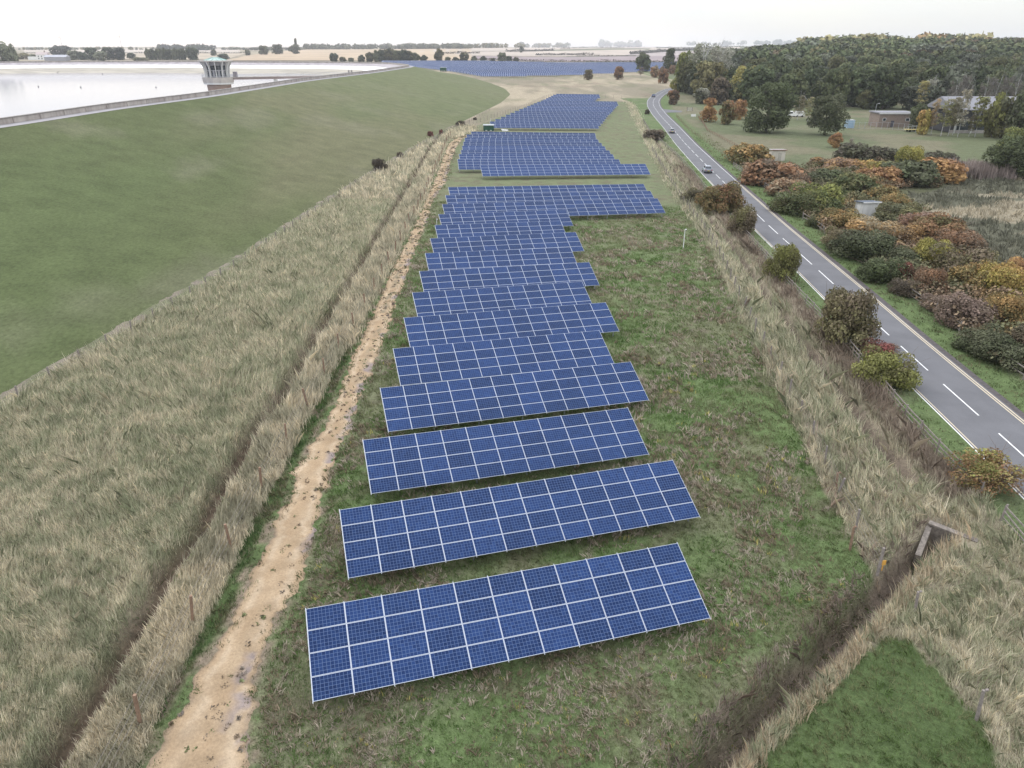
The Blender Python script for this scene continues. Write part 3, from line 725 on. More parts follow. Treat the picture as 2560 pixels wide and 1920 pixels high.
def trunk_mesh(seed, kind):
    rg = np.random.default_rng(seed+99); mb = MB()
    if kind in ('bush', 'sparse'):
        for k in range(7 if kind == 'bush' else 16):
            th = rg.uniform(0, 6.28); e = Vector((math.cos(th)*.34, math.sin(th)*.34, rg.uniform(.5, .92)))*rg.uniform(.8, 1.05)
            limbs(mb, rg, (0, 0, 0), e*.98, .014, .003, 3, .35, 1)
        return mesh('branches', mb.V, mb.F, [M['twig']])
    top = {'tree': .62, 'cone': .85, 'poplar': .8, 'birch': .9}[kind]
    sp_ = {'tree': .7, 'cone': .6, 'poplar': .28, 'birch': .38}[kind]
    limbs(mb, rg, (0, 0, -.02), (rg.normal(0, .02), rg.normal(0, .02), top), .028 if kind != 'birch' else .016, .008, 5 if kind == 'poplar' else 4, sp_, 2)
    return mesh('trunk', mb.V, mb.F, [M['bark_pale'] if kind in ('birch', 'poplar') else M['bark']])
LIB = {}
def lib(kind, v, fine=0):
    key = (kind, v, fine)
    if key not in LIB:
        nl, sz = {('tree', 0): (2900, .078), ('tree', 1): (8500, .037), ('tree', 2): (420, .15), ('bush', 0): (3600, .058), ('bush', 1): (9500, .031), ('bush', 2): (350, .16), ('cone', 0): (2600, .075), ('poplar', 0): (2600, .036), ('birch', 0): (2400, .05), ('sparse', 0): (1100, .05), ('sparse', 1): (6000, .026)}[(kind, fine)]
        LIB[key] = (crown_mesh(hash((ord(kind[0])+len(kind), v, fine)) % 9973, kind, nl, sz), trunk_mesh(v*7+len(kind), kind))
    return LIB[key]
def plant(name, label, cat, kind, v, fine, loc, w_, h_, c1, c2, group=None, rz=None, trunk=True):
    r = thing(name, label, cat, loc, random.uniform(0, 6.28) if rz is None else rz, group)
    cm, tm = lib(kind, v, fine)
    cw = ob('crown' if kind not in ('bush', 'sparse') else 'foliage', cm, r, color=c1); cw['tint'] = [float(c) for c in c2]; cw.scale = (w_, w_, h_)
    if trunk:
        tk = ob('trunk' if kind not in ('bush', 'sparse') else 'branches', tm, r); tk.scale = (w_, w_, h_)
    return r
def plant_px(px, py, wp_, hp_, kind, c1, c2, label, cat='shrub', name='shrub', v=None, fine=0, group=None, dz=0):
    """px,py = foot of the plant in the photograph (full size), wp_,hp_ its outline"""
    p = G(px, py); d_ = depth(p); w_ = wp_*d_/FPX; h_ = hp_*d_/FPX/.93
    if kind in ('bush', 'sparse'): w_ *= 1.2; h_ = max(h_*1.15-w_*.1, h_*.85, w_*.42)
    else: w_ *= 1.08
    sh = .3*w_ if kind in ('bush', 'sparse') else .0
    x, y = p[0]*(1+sh/d_), p[1]+sh
    return plant(name, label, cat, kind, random.randrange(4) if v is None else v, fine, (x, y, zb(x, y)-.05), w_*1.08, h_*.97, c1, c2, group)
K = dict(lolive=(.20, .185, .09), olive=(.165, .155, .07), rust=(.30, .17, .095), orange=(.43, .27, .115), yellow=(.38, .33, .10), dgreen=(.085, .10, .05), green=(.105, .13, .06), brown=(.19, .15, .105),
         dbrown=(.095, .08, .062), grey=(.38, .37, .30), red=(.26, .09, .08), ygreen=(.24, .25, .08), tan=(.33, .29, .20), pink=(.26, .19, .155), dull=(.12, .125, .075), pgreen=(.19, .21, .13))
def c6(x, y): return 1960+x*.27125, 360+y*.27125
def c5(x, y): return 1600+x*.27125, 360+y*.27125
def c7(x, y): return 1960+x*.3014, 700+y*.3014
HR = 'shrubs in the thicket right of the road'
SH = [  # (pixel, w, h, kind, c1, c2, label)
 (c5(980,190),84,26,'bush','olive','orange','olive and orange bush just left of the far white hut'),
 (c5(1200,400),120,44,'bush','rust','brown','large rust red bush at the road end of the thicket'),
 (c5(1060,310),50,30,'bush','brown','rust','low brown bush at the fence below the olive and orange bush'),
 (c5(1420,430),60,45,'bush','brown','rust','brown bush on the right flank of the large rust red bush'),
 (c5(1540,400),60,38,'bush','dgreen','dull','dark green bush in the gap behind the rust red bush'),
 (c5(1655,450),46,28,'bush','dull','brown','grey green bush beside the dark gap in the thicket'),
 (c5(1340,500),80,36,'bush','tan','rust','faded tan and rust bush by the broken fence rails'),
 (c5(1450,670),95,62,'bush','olive','green','olive bush right behind the leaning fence'),
 (c5(1590,650),110,75,'bush','green','ygreen','broad green bush with yellowish top beside the leaning fence'),
 (c5(1850,800),90,34,'bush','olive','orange','low olive bush tinged orange, left of the bright orange bush'),
 (c6(300,780),44,28,'bush','dgreen','olive','dark bush between the leaning fence and the near white hut'),
 (c6(500,980),72,52,'bush','brown','olive','brown and olive bush at the left foot of the bright orange bush'),
 (c6(830,955),112,46,'bush','orange','tan','bright orange bush, the widest orange patch of the thicket'),
 (c6(1040,945),90,42,'bush','orange','brown','orange bush fading to brown at the right end of the bright orange patch'),
 (c6(740,1110),130,62,'bush','dgreen','dull','dark green bush below the bright orange bush, beside the verge'),
 (c6(1050,1170),90,52,'bush','dull','dgreen','dull green bush between the orange bush and the yellow tree'),
 (c6(880,1300),90,64,'bush','green','dgreen','green bush next to the verge with a red bush at its shoulder'),
 (c6(1050,1270),52,46,'bush','red','green','small red bush beside the verge, the only red one'),
 (c6(1290,1420),72,72,'bush','brown','rust','tall brown bush below the yellow tree'),
 (c6(1120,1420),64,44,'bush','brown','dbrown','grey brown bush at the fence end, below the red bush'),
 (c6(1580,1300),130,92,'bush','olive','brown','big olive brown bush right of the yellow tree'),
 (c6(1760,1400),110,80,'bush','olive','orange','olive bush with orange leaves, right of the big olive brown bush'),
 (c6(1990,1470),105,92,'bush','yellow','orange','yellow and orange bush near the right edge of the photo'),
 (c6(2160,1330),80,70,'bush','rust','orange','rust orange bush at the right edge behind the yellow one'),
 (c6(1200,880),95,62,'bush','rust','pink','pinkish rust bush on the field side, behind the bright orange bush'),
 (c6(1380,960),120,78,'bush','rust','olive','rust bush on the field side just behind the yellow tree'),
 (c6(1570,1060),110,66,'bush','brown','rust','brown rust bush where the thicket meets the rough field'),
 (c6(1020,770),95,38,'bush','dull','olive','dark dull bush hugging the near white hut'),
 (c6(1000,640),75,38,'bush','orange','olive','orange olive bush behind the near white hut'),
 (c6(880,545),70,44,'bush','olive','orange','olive orange bush directly left above the near white hut roof'),
 (c6(620,500),85,60,'bush','green','olive','green bush at the top of the dark gap leading to the near hut'),
 (c6(760,470),60,50,'bush','olive','rust','olive rust bush behind the near hut, beside the green one'),
 (c6(420,400),75,40,'bush','green','dull','green bush on the meadow side in the middle of the thicket'),
 (c6(340,235),52,24,'bush','brown','orange','brown bush at the meadow corner of the thicket'),
 (c6(520,290),72,30,'bush','orange','pink','salmon orange bush on the meadow side of the thicket'),
 (c6(720,285),60,32,'bush','orange','yellow','orange yellow bush in front of the dark hedge'),
 (c6(880,290),60,36,'bush','yellow','olive','yellow green bush left of the round yellow green tree'),
 (c6(860,400),90,36,'bush','rust','orange','rust orange bush below the round yellow green tree'),
 (c6(1130,400),110,38,'bush','dgreen','dull','long dark green bush bordering the rough field'),
 (c6(1310,395),60,38,'bush','dull','rust','dull bush beside the rough field left of the orange clump'),
 (c6(1420,360),100,44,'bush','orange','rust','orange clump right of the round yellow green tree'),
 (c6(1560,280),52,36,'bush','dbrown','brown','dark brown bush at the left end of the reed bed'),
 (c6(650,190),85,22,'bush','dull','dbrown','dark hedge bush along the meadow, left part'),
 (c6(880,190),75,22,'bush','dbrown','dull','dark brown hedge bush along the meadow, left of the yellow green tree'),
 (c6(1400,230),70,26,'bush','dbrown','dull','dark hedge bush along the meadow, right of the yellow green tree'),
 (c7(1480,420),110,86,'bush','pink','brown','pink brown bush with bare twigs behind the long rail fence'),
 (c7(1760,430),90,88,'bush','olive','orange','olive orange bush with a bare pole standing in it'),
 (c7(1920,420),90,80,'bush','orange','ygreen','orange green bush cut by the right edge of the photo'),
 (c7(1640,640),110,60,'bush','dgreen','dull','dark green bush beside the verge, above the broken fence'),
 (c7(1850,760),120,78,'bush','dull','dgreen','dull green bush behind the broken fence at the right edge'),
 (c7(2080,700),110,90,'bush','brown','dgreen','brown green bush at the far right beyond the broken fence'),
 (c7(1250,270),60,40,'bush','brown','pink','low brown bush at the upper end of the long rail fence'),
]
for i, (p, w_, h_, kd, a, b, lb) in enumerate(SH):
    sc_ = 1.22
    big = p[1] > 520
    plant_px(p[0], p[1], w_*sc_, h_, kd, K[a], K[b], lb, group=HR, fine=1 if big else 0, v=i % 4)
plant_px(*c6(1360,1165), 96, 76, 'bush', K['yellow'], K['ygreen'], 'bright yellow tree standing in the thicket right of the road', 'tree', 'yellow_tree', 1, 1)
plant_px(*c6(1130,275), 80, 66, 'bush', K['ygreen'], K['yellow'], 'round yellow green tree between the meadow and the thicket', 'tree', 'small_tree', 2, 1)
VB = 'bushes on the left verge of the road'
for px, py, w_, h_, kd, a, b, lb in [
 (1795,536,108,78,'bush','olive','rust','dense olive bush with a rust shoulder on the left verge'),
 (1738,512,66,38,'bush','dbrown','olive','dark brown bush hugging the olive bush on the left verge'),
 (1857,590,76,70,'bush','brown','olive','open brown bush on the verge, right of the dense olive bush'),
 (1953,706,82,90,'bush','olive','ygreen','upright olive bush on the left verge, third down the road'),
 (2098,872,146,140,'bush','lolive','brown','largest round brown olive bush overhanging the left road edge'),
 (2200,978,140,92,'bush','ygreen','olive','spreading yellow olive bush overhanging the edge line'),
 (2185,905,96,40,'bush','brown','red','reddish twiggy bush between the two largest verge bushes'),
 (2462,1250,180,96,'sparse','rust','ygreen','sparse rust coloured bush at the fence gap, nearest on the verge'),
 (1636,350,54,26,'bush','dbrown','brown','small dark brown bush at the bend, beside the rough strip'),
 (1618,286,12,12,'bush','dbrown','dull','tiny dark bush beside the outer edge of the bend')]:
    plant_px(px, py, w_, h_, kd, K[a], K[b], lb, group=VB, fine=1 if py > 500 else 0)
def c1(x, y): return 1600+x*.226, 100+y*.226
def c2(x, y): return 2060+x*.226, 100+y*.226
for p, w_, h_, kd, a, b, lb, nm in [
 (c1(760,905),46,60,'cone','orange','rust','orange cone shaped tree on the meadow near the gate','autumn_tree'),
 (c1(970,935),44,56,'tree','olive','rust','green tree turning rust beside the orange cone shaped tree','autumn_tree'),
 (c1(1095,880),34,44,'tree','orange','rust','small bright orange tree half hidden behind the rust green one','autumn_tree'),
 (c1(1390,1020),122,112,'tree','dgreen','green','largest dark green tree on the meadow','broadleaf_tree'),
 (c1(2040,1050),88,90,'tree','dgreen','dull','dark green round tree on the meadow left of the compound','broadleaf_tree'),
 (c1(1150,680),88,80,'tree','pgreen','yellow','tall green tree with a yellow top at the wood edge','broadleaf_tree'),
 (c1(660,580),80,110,'poplar','grey','pgreen','left of two tall thin grey poplars at the wood edge','poplar_tree'),
 (c1(830,565),80,104,'poplar','grey','grey','right of two tall thin grey poplars at the wood edge','poplar_tree'),
 (c1(370,715),31,34,'tree','dbrown','rust','round brown tree on the inside of the road bend','small_tree'),
 (c1(390,570),28,32,'tree','yellow','ygreen','yellow tree at the road where it enters the wood','small_tree'),
 (c1(870,715),46,60,'tree','dbrown','brown','dark brown tree in front of the grey poplars','small_tree'),
 (c1(690,705),44,36,'tree','dull','grey','low grey green tree under the left poplar','small_tree'),
 (c1(470,570),44,86,'tree','green','ygreen','tall green tree at the left corner of the wood','broadleaf_tree'),
 (c1(1740,885),38,58,'birch','tan','olive','slim pale tree right of the largest dark green tree','birch_tree'),
 (c1(1850,905),36,58,'birch','ygreen','tan','slim yellow green tree left of the dark round tree','birch_tree'),
 (c1(320,355),40,54,'cone','dgreen','dgreen','dark evergreen tree in front of the distant solar farm','evergreen_tree'),
 (c1(30,350),38,42,'tree','green','dull','green tree left of the dark evergreen by the solar farm','broadleaf_tree'),
 (c1(160,415),26,26,'tree','rust','tan','rust coloured small tree left of the taller brown one by the straw field','autumn_tree'),
 (c1(250,480),28,36,'tree','rust','brown','brown rust tree beside the far road bend','autumn_tree'),
 (c1(355,378),18,20,'tree','rust','brown','tiny rust tree right of the dark evergreen','autumn_tree'),
 ((1471,200),23,23,'tree','brown','olive','leftmost lone brown tree in the straw field','autumn_tree'),
 ((1546,199),25,29,'tree','brown','rust','lone brown tree in the middle of the straw field','autumn_tree'),
 ((1602,192),24,22,'birch','pink','brown','thin pinkish tree below the green tree by the solar farm','small_tree'),
 (c2(112,1190),33,36,'tree','orange','rust','small orange tree alone on the meadow','autumn_tree'),
 (c2(285,1240),22,34,'birch','brown','grey','sparse bare sapling right of the small orange tree','sapling'),
 (c2(1085,1045),36,58,'tree','yellow','orange','yellow tree at the left end of the birch row','autumn_tree'),
 (c2(1010,1000),40,60,'tree','dull','green','dark tree behind the yellow tree beside the brick building','small_tree'),
 (c2(1180,1050),34,84,'birch','tan','orange','leaning pale birch right of the yellow tree','birch_tree'),
 (c2(1370,1062),38,92,'birch','olive','tan','olive birch in front of the barn gable','birch_tree'),
 (c2(1475,1072),44,112,'birch','grey','tan','tallest white trunked birch in front of the barn','birch_tree'),
 (c2(1850,1075),58,98,'tree','olive','ygreen','wide olive tree in front of the barn wall','birch_tree'),
 (c2(1290,1062),50,88,'birch','ygreen','tan','yellow green birch left of the barn gable, behind the leaning one','birch_tree'),
 (c2(1665,1072),58,96,'birch','olive','ygreen','bushy olive birch before the middle of the barn','birch_tree'),
 (c2(1960,1082),60,96,'tree','olive','dull','olive tree between the wide olive tree and the dark evergreen','birch_tree'),
 (c2(1420,1052),40,88,'birch','tan','olive','pale birch right behind the tallest white trunked one','birch_tree'),
 (c2(1600,1070),26,54,'birch','olive','brown','small thin birch before the barn windows','birch_tree'),
 (c2(1050,790),44,72,'birch','tan','yellow','pale yellow tree beside the barn end, behind the brick building','birch_tree'),
 (c2(1140,760),38,70,'poplar','grey','grey','bare grey tree left behind the barn','bare_tree'),
 (c2(1270,760),36,62,'poplar','grey','grey','bare grey tree touching the barn gable','bare_tree'),
 (c2(2110,1110),70,118,'cone','dgreen','dull','dark evergreen covering the right end of the barn','evergreen_tree'),
 (c2(2150,1330),100,82,'tree','ygreen','green','bright olive green tree at the right edge below the barn','broadleaf_tree'),
 ((2530,445),128,96,'tree','dgreen','green','big dark green tree beside the reed bed at the right edge','broadleaf_tree')]:
    plant_px(p[0], p[1], w_, h_, kd, K[a], K[b], lb, 'tree', nm, fine=1 if (w_ > 75 and kd == 'tree') else 0)
for i, (x, yb) in enumerate([(1400,640),(1500,640),(1720,640),(1840,640),(1950,640),(2050,640)]):
    px, py = c2(x, yb); p = Gz(px, py, 10); 
    d_ = 300.; D = ray(px, 300); p = D*((zb(190, 300)-CAM_H)/D[2]) 
    y = 318.; x_ = (px-1280)/FPX*(y*cp+26*sp)
    plant('bare_tree', 'bare grey tree, %s of the six standing behind the barn roof' % ['first from the left', 'second from the left', 'third from the left', 'third from the right', 'second from the right', 'last on the right'][i], 'tree', 'poplar', i % 3, 0, (x_, y, zb(x_, y)), 7.5, 15.5+i % 2, (.17, .15, .13), (.15, .14, .12), 'bare trees behind the barn')
# toe-of-dam bushes
for px, py, w_, h_, lb, a in [(949,428,36,30,'black brown bush at the foot of the dam, the nearest one','dbrown'),(1076,342,13,14,'small red brown bush at the dam foot, left of a pair','red'),(1103,336,10,12,'small red brown bush at the dam foot, right of a pair','red'),
      (1151,315,22,14,'low dark bush at the dam foot above the end of the dirt track','dbrown'),(1187,300,9,7,'tiny dark bush at the dam foot beyond the track end','dbrown'),(1000,392,16,12,'little brown bush at the dam foot above the nearest one','brown')]:
    plant_px(px, py, w_, h_, 'bush', K[a], K['dbrown'], lb, group='bushes at the foot of the dam', fine=1 if w_ > 30 else 0)

# ------------------------------------------------------------------ the wood
WOOD = np.array([(100, 452), (112, 400), (135, 372), (165, 352), (240, 338), (330, 330), (520, 330), (900, 520), (900, 1000), (620, 1020), (330, 980), (238, 1000), (170, 720), (118, 520)])
cand = []
for _ in range(20000):
    if len(cand) > 3600: break
    x, y = rng.uniform(90, 760), 330+rng.uniform(0, 1)**1.15*680
    if x/(y) > .74: continue
    if not inpoly(np.array([x]), np.array([y]), WOOD)[0]: continue
    cand.append((x, y))
pts = []; cell = {}
for x, y in cand:
    s_ = 9.4; kx, ky = int(x//s_), int(y//s_); ok = True
    for i in (-1, 0, 1):
        for j in (-1, 0, 1):
            for q in cell.get((kx+i, ky+j), []):
                if (q[0]-x)**2+(q[1]-y)**2 < 68: ok = False
    if ok: cell.setdefault((kx, ky), []).append((x, y)); pts.append((x, y))
pts.sort(key=lambda p: p[1]-.1*p[0])
WC = [((.075, .10, .05), (.11, .13, .06), 'dark green'), ((.095, .12, .058), (.14, .15, .07), 'mid green'), ((.11, .125, .09), (.14, .15, .105), 'grey green'), ((.11, .12, .055), (.15, .145, .07), 'olive'), ((.13, .11, .07), (.16, .12, .075), 'brown'), ((.18, .17, .08), (.2, .18, .09), 'yellowish')]
WP = [.44, .28, .14, .10, .033, .007]
merged = ([], [], []); b0 = 0
for i, (x, y) in enumerate(pts):
    k = rng.choice(6, p=WP); a, b, nm = WC[k]; h_ = rng.uniform(8.5, 18.5); w_ = h_*rng.uniform(.85, 1.25); bb_ = rng.uniform(.7, 1.15)*(.55+.95*float(fbm(np.array([x*.02]), np.array([y*.012]), 5)[0])); a = tuple(v*bb_ for v in a); b = tuple(v*bb_ for v in b)
    if i < 292:
        plant('wood_tree', '%s tree in the dense wood beyond the meadow' % nm, 'tree', 'tree', int(rng.integers(5)), 0, (x, y, zb(x, y)), w_, h_, a, b, 'trees of the dense wood')
    else:
        cm = lib('tree', int(rng.integers(4)), 2)[0]
        nv = len(cm.vertices); v = np.empty(nv*3, np.float32); cm.vertices.foreach_get('co', v); v = v.reshape(-1, 3)
        cl = np.empty(nv*4, np.float32); cm.color_attributes['Col'].data.foreach_get('color', cl); cl = cl.reshape(-1, 4)
        th = rng.uniform(0, 6.28); ca, sa = math.cos(th), math.sin(th)
        vv = np.stack([(v[:, 0]*ca-v[:, 1]*sa)*w_*1.1+x, (v[:, 0]*sa+v[:, 1]*ca)*w_*1.1+y, v[:, 2]*h_+zb(x, y)], 1)
        col = (np.array(a)[None]*(1-cl[:, 1:2])+np.array(b)[None]*cl[:, 1:2])*cl[:, :1]
        merged[0].append(vv); merged[2].append(col); merged[1].append(np.arange(nv).reshape(-1, 4)+b0); b0 += nv
o = ob('woodland', mesh('woodland', np.vstack(merged[0]), np.vstack(merged[1]), M['blade'], col=np.vstack(merged[2])))
tag(o, 'far part of the dense wood rising up the hill', 'wood', kind='stuff')
print('wood trees', len(pts), 'far tables', len(farpos))

# ------------------------------------------------------------------ grass
def blades(name, n, xr, yr, pick, hgt, wid, colf, lean=.6, density_pow=1.3, seed=1, tuft=7, spread=.11):
    """tufts of bent blades: the blades of a tuft share foot, lean and colour"""
    rg = np.random.default_rng(seed)
    m = n//tuft; u = rg.uniform(0, 1, m); a, b, p = yr[0], yr[1], 1-density_pow
    y = (a**p+(b**p-a**p)*u)**(1/p); x = rg.uniform(xr[0], xr[1], m)
    k = pick(x, y, rg); x, y = x[k], y[k]; m = len(x)
    fac = np.maximum((y/30)**.75, .8)
    th_ = hgt(x, y, rg)*np.minimum(fac, 1.5)*rg.uniform(.7, 1.3, m); tc_ = colf(x, y, rg)*rg.uniform(.78, 1.25, m)[:, None]
    td = 2.2+3.2*(fbm(x*.3, y*.3, 5)-.5)*2+rg.normal(0, 1.1, m); tl = lean*rg.uniform(.3, 1.3, m)
    R_ = lambda q: np.repeat(q, tuft, 0)
    n = m*tuft; fac, h, c, dirn, ln = R_(fac), R_(th_)*rg.uniform(.55, 1.15, n), R_(tc_), R_(td)+rg.normal(0, .7, n), R_(tl)*rg.uniform(.4, 1.4, n)
    x = R_(x)+rg.normal(0, 1, n)*spread*fac; y = R_(y)+rg.normal(0, 1, n)*spread*fac
    w_ = wid*fac*rg.uniform(.5, 1.5, n); th = dirn+math.pi/2+rg.normal(0, .5, n); ln = ln*h
    z = ground_z(x, y)-.03
    B = np.stack([x, y, z], 1); S = np.stack([np.cos(th)*w_, np.sin(th)*w_, 0*th], 1)*.5
    mid = B+np.stack([np.cos(dirn)*ln*.3, np.sin(dirn)*ln*.3, h*.6], 1)
    T = B+np.stack([np.cos(dirn)*ln, np.sin(dirn)*ln, h], 1)
    V = np.stack([B-S, B+S, mid+S*.8, T, mid-S*.8], 1).reshape(-1, 3)
    i = np.arange(n)*5
    F = np.stack([i, i+1, i+2, i+4], 1); F2 = np.stack([i+4, i+2, i+3, i+3], 1)
    F = np.stack([i, i+1, i+2, i+3, i+4], 1)
    c = np.repeat(c*rg.uniform(.75, 1.3, n)[:, None], 5, 0)
    return V, F, c
def put_blades(name, label, parts):
    V, F, c, b0 = [], [], [], 0
    for v, f_, c_ in parts: V.append(v); F.append(f_+b0); c.append(c_); b0 += len(v)
    o = ob(name, mesh(name, np.vstack(V), np.vstack(F), M['grass'], col=np.vstack(c))); tag(o, label, 'grass', kind='stuff')
    print(name, len(np.vstack(F)))
def clear_l(x, y):
    e = x-fDitch(y)+(fbm(x*.5, y*.5, 3)-.5)*.5
    return (e < -.42-.25*(fbm(x, y*1.3, 92)-.3)) | (e > .8+.5*(fbm(x, y*1.3, 93)-.4))
def two(a, b, sc, s, lo=.35, hi=.65):
    return lambda x, y, rg: mix(np.array(a), np.array(b), np.clip(ss(lo, hi, fbm(x*sc, y*sc, s))+rg.normal(0, .33, len(x)), 0, 1))
cs1 = two((.74, .665, .50), (.345, .365, .235), 1.7, 31, .26, .68)
cs2 = two((.75, .665, .50), (.42, .40, .29), .9, 33)
L1 = blades('a', 760000, (-46, -15), (14, 130), lambda x, y, rg: (zones(x, y) == 1) & clear_l(x, y), lambda x, y, rg: rg.uniform(.2, .6, len(x))*(.6+.8*fbm(x*.3, y*.3, 3)), .016, cs1, .55, 1.5, 1, tuft=5, spread=.16)
L2 = blades('a', 300000, (-24, -10), (14, 140), lambda x, y, rg: (zones(x, y) == 2) & clear_l(x, y), lambda x, y, rg: rg.uniform(.35, .8, len(x))*(.5+.9*fbm(x*.5, y*.5, 8)), .021, cs2, .5, 1.5, 2, tuft=5, spread=.13)
L2g = blades('a', 60000, (-24, -14), (14, 130), lambda x, y, rg: (x-fDitch(y) > .35) & (x-fDitch(y) < 1.3), lambda x, y, rg: rg.uniform(.06, .2, len(x)), .025, two((.16, .24, .06), (.3, .28, .18), .5, 35), .8, 1.5, 26)
L2b = blades('a', 50000, (-35, 5), (130, 262), lambda x, y, rg: ((zones(x, y) == 2) | (zones(x, y) == 1)) & clear_l(x, y), lambda x, y, rg: rg.uniform(.4, .8, len(x)), .03, cs2, .5, 1.5, 3)
put_blades('straw_grass', 'tall straw coloured grass between the dam foot and the dirt track', [L1, L2, L2b, L2g])
gr = two((.12, .165, .065), (.20, .19, .11), .6, 36)
L3 = blades('a', 90000, (-20, -9), (14, 66), lambda x, y, rg: (zones(x, y) == 3), lambda x, y, rg: rg.uniform(.1, .3, len(x)), .035, two((.085, .145, .05), (.17, .16, .09), .6, 38), .8, 1.5, 4)
def edge_pick(x, y, rg):
    a = np.minimum(np.abs(x-fTL(y)), np.abs(x-fTR(y))); return (a < .15+.75*fbm(x*1.2, y*1.2, 29)) & (rg.uniform(0, 1, len(x)) < .8)
L3b = blades('a', 90000, (-19, -9), (14, 230), edge_pick, lambda x, y, rg: rg.uniform(.05, .2, len(x)), .03, two((.12, .17, .065), (.20, .17, .11), 1.2, 37, .4, .6), .9, 1.4, 24)
put_blades('verge_weeds', 'dark green weeds beside the dirt track', [L3, L3b])
L5 = blades('a', 420000, (-14, 30), (13, 130), lambda x, y, rg: (zones(x, y) == 5) & (x > fTR(y)+.1), lambda x, y, rg: rg.uniform(.08, .22, len(x)), .03, two((.125, .205, .062), (.225, .235, .125), .25, 39), .9, 1.4, 5)
# brown seed heads in drifts
def seedpick(x, y, rg): return (zones(x, y) == 5) & (fbm(x*.35, y*.35, 47)+rg.normal(0, .07, len(x)) > .53-.05*(y < 34)) & (x > fTR(y)+.2)
L6 = blades('a', 260000, (-14, 30), (13, 120), seedpick, lambda x, y, rg: rg.uniform(.12, .3, len(x)), .055, two((.46, .40, .32), (.27, .22, .15), .8, 44), 1.1, 1.5, 6, tuft=5, spread=.07)
L6y = blades('a', 9000, (-14, 30), (13, 60), seedpick, lambda x, y, rg: rg.uniform(.18, .3, len(x)), .045, lambda x, y, rg: np.tile(np.array([.5, .45, .16]), (len(x), 1)), .4, 1.6, 7)
L10 = blades('a', 120000, (5, 36), (12, 34), lambda x, y, rg: zones(x, y) == 10, lambda x, y, rg: rg.uniform(.12, .3, len(x))*(.5+fbm(x, y, 19)), .025, two((.14, .21, .07), (.24, .25, .13), 1.3, 45), .9, 1.4, 8)
put_blades('field_grass', 'short green grass with brown seed heads around the solar rows', [L5, L6, L6y, L10])
clr = lambda x, y: (np.abs(x-fDR(y)+(fbm(x*.5, y*.5, 3)-.5)*.5-.05) > .55) | (y < 40)
L7 = blades('a', 560000, (7, 62), (12, 180), lambda x, y, rg: (zones(x, y) == 6) & clr(x, y) & (dist_poly(x, y, BIG) > .7) & ~((np.hypot(x-25.6, y-34.6) < 1.6)), lambda x, y, rg: rg.uniform(.35, .9, len(x))*(.5+.9*fbm(x*.4, y*.4, 9)), .021,
     lambda x, y, rg: mix(cs1(x, y, rg), np.array([.30, .235, .19]), ss(.1, .6, (x-fDR(y))/3)*(y > 38)*.9), .75, 1.5, 9)
L7b = blades('a', 60000, (12, 62), (12, 150), lambda x, y, rg: (zones(x, y) == 6) & (np.abs(x-fSF(y)-.4) < .6) & (big_side(x, y) > .3), lambda x, y, rg: rg.uniform(.5, 1.1, len(x)), .03, two((.56, .46, .35), (.42, .33, .26), .5, 53), .5, 1.5, 10)
L7c = blades('a', 90000, (25, 75), (150, 420), lambda x, y, rg: (zones(x, y) == 6) & clr(x, y), lambda x, y, rg: rg.uniform(.3, .7, len(x)), .018, lambda x, y, rg: mix(cs1(x, y, rg), np.array([.36, .29, .235]), ss(.3, .9, (x-fDR(y))/3)*.8), .6, 1.2, 19)
bside = lambda x, y: big_side(x, y)
L13 = blades('a', 90000, (6, 27), (13, 37), lambda x, y, rg: (dist_poly(x, y, BIG) < .9+.9*fbm(x*.9, y*.9, 27)) & (dist_poly(x, y, BIG) > .45) & (bside(x, y) > 0) & (fbm(x*1.1, y*1.1, 28)+rg.normal(0, .05, len(x)) > .44), lambda x, y, rg: rg.uniform(.3, .75, len(x)), .022, two((.34, .28, .235), (.24, .19, .15), .9, 59), .8, 1.5, 20)
L14 = blades('a', 80000, (6, 30), (13, 36), lambda x, y, rg: (dist_poly(x, y, BIG) < 1.5) & (dist_poly(x, y, BIG) > .5) & (bside(x, y) < 0), lambda x, y, rg: rg.uniform(.45, .95, len(x)), .021, two((.68, .56, .40), (.5, .42, .3), .9, 60), .5, 1.5, 21)
L15 = blades('a', 30000, (10, 27), (13, 37), lambda x, y, rg: (dist_poly(x, y, BIG) < .5) & (fbm(x*1.3, y*1.3, 30) > .5), lambda x, y, rg: rg.uniform(.15, .4, len(x)), .03, two((.13, .17, .07), (.2, .16, .12), .9, 61), .8, 1.5, 22)
L7 = tuple(np.concatenate([q]) for q in L7)
put_blades('ditch_scrub', 'dead brown stalks and pale straw along the deep ditch', [L13, L14, L15])
put_blades('rough_grass', 'bleached rough grass between the solar field and the road', [L7, L7b, L7c])
L8 = blades('a', 90000, (20, 75), (25, 260), lambda x, y, rg: (zones(x, y) == 7) & (x < fRL(y)-.5), lambda x, y, rg: rg.uniform(.07, .2, len(x)), .035, gr, .8, 1.4, 11)
L9 = blades('a', 120000, (36, 80), (25, 260), lambda x, y, rg: (x > fRR(y)+.75) & (x < fRR(y)+6.5+1.5*fbm(x*.3, y*.3, 2)), lambda x, y, rg: rg.uniform(.07, .2, len(x)), .035, gr, .8, 1.4, 12)
L9b = blades('a', 60000, (42, 90), (25, 170), lambda x, y, rg: (x > fRR(y)+4.6) & (x < fRR(y)+9), lambda x, y, rg: rg.uniform(.3, .7, len(x)), .035, two((.30, .25, .19), (.18, .18, .11), .5, 57), .6, 1.4, 13)
put_blades('verge_grass', 'green mown grass on both road verges', [L8, L9, L9b])
fl = np.array(FLD)
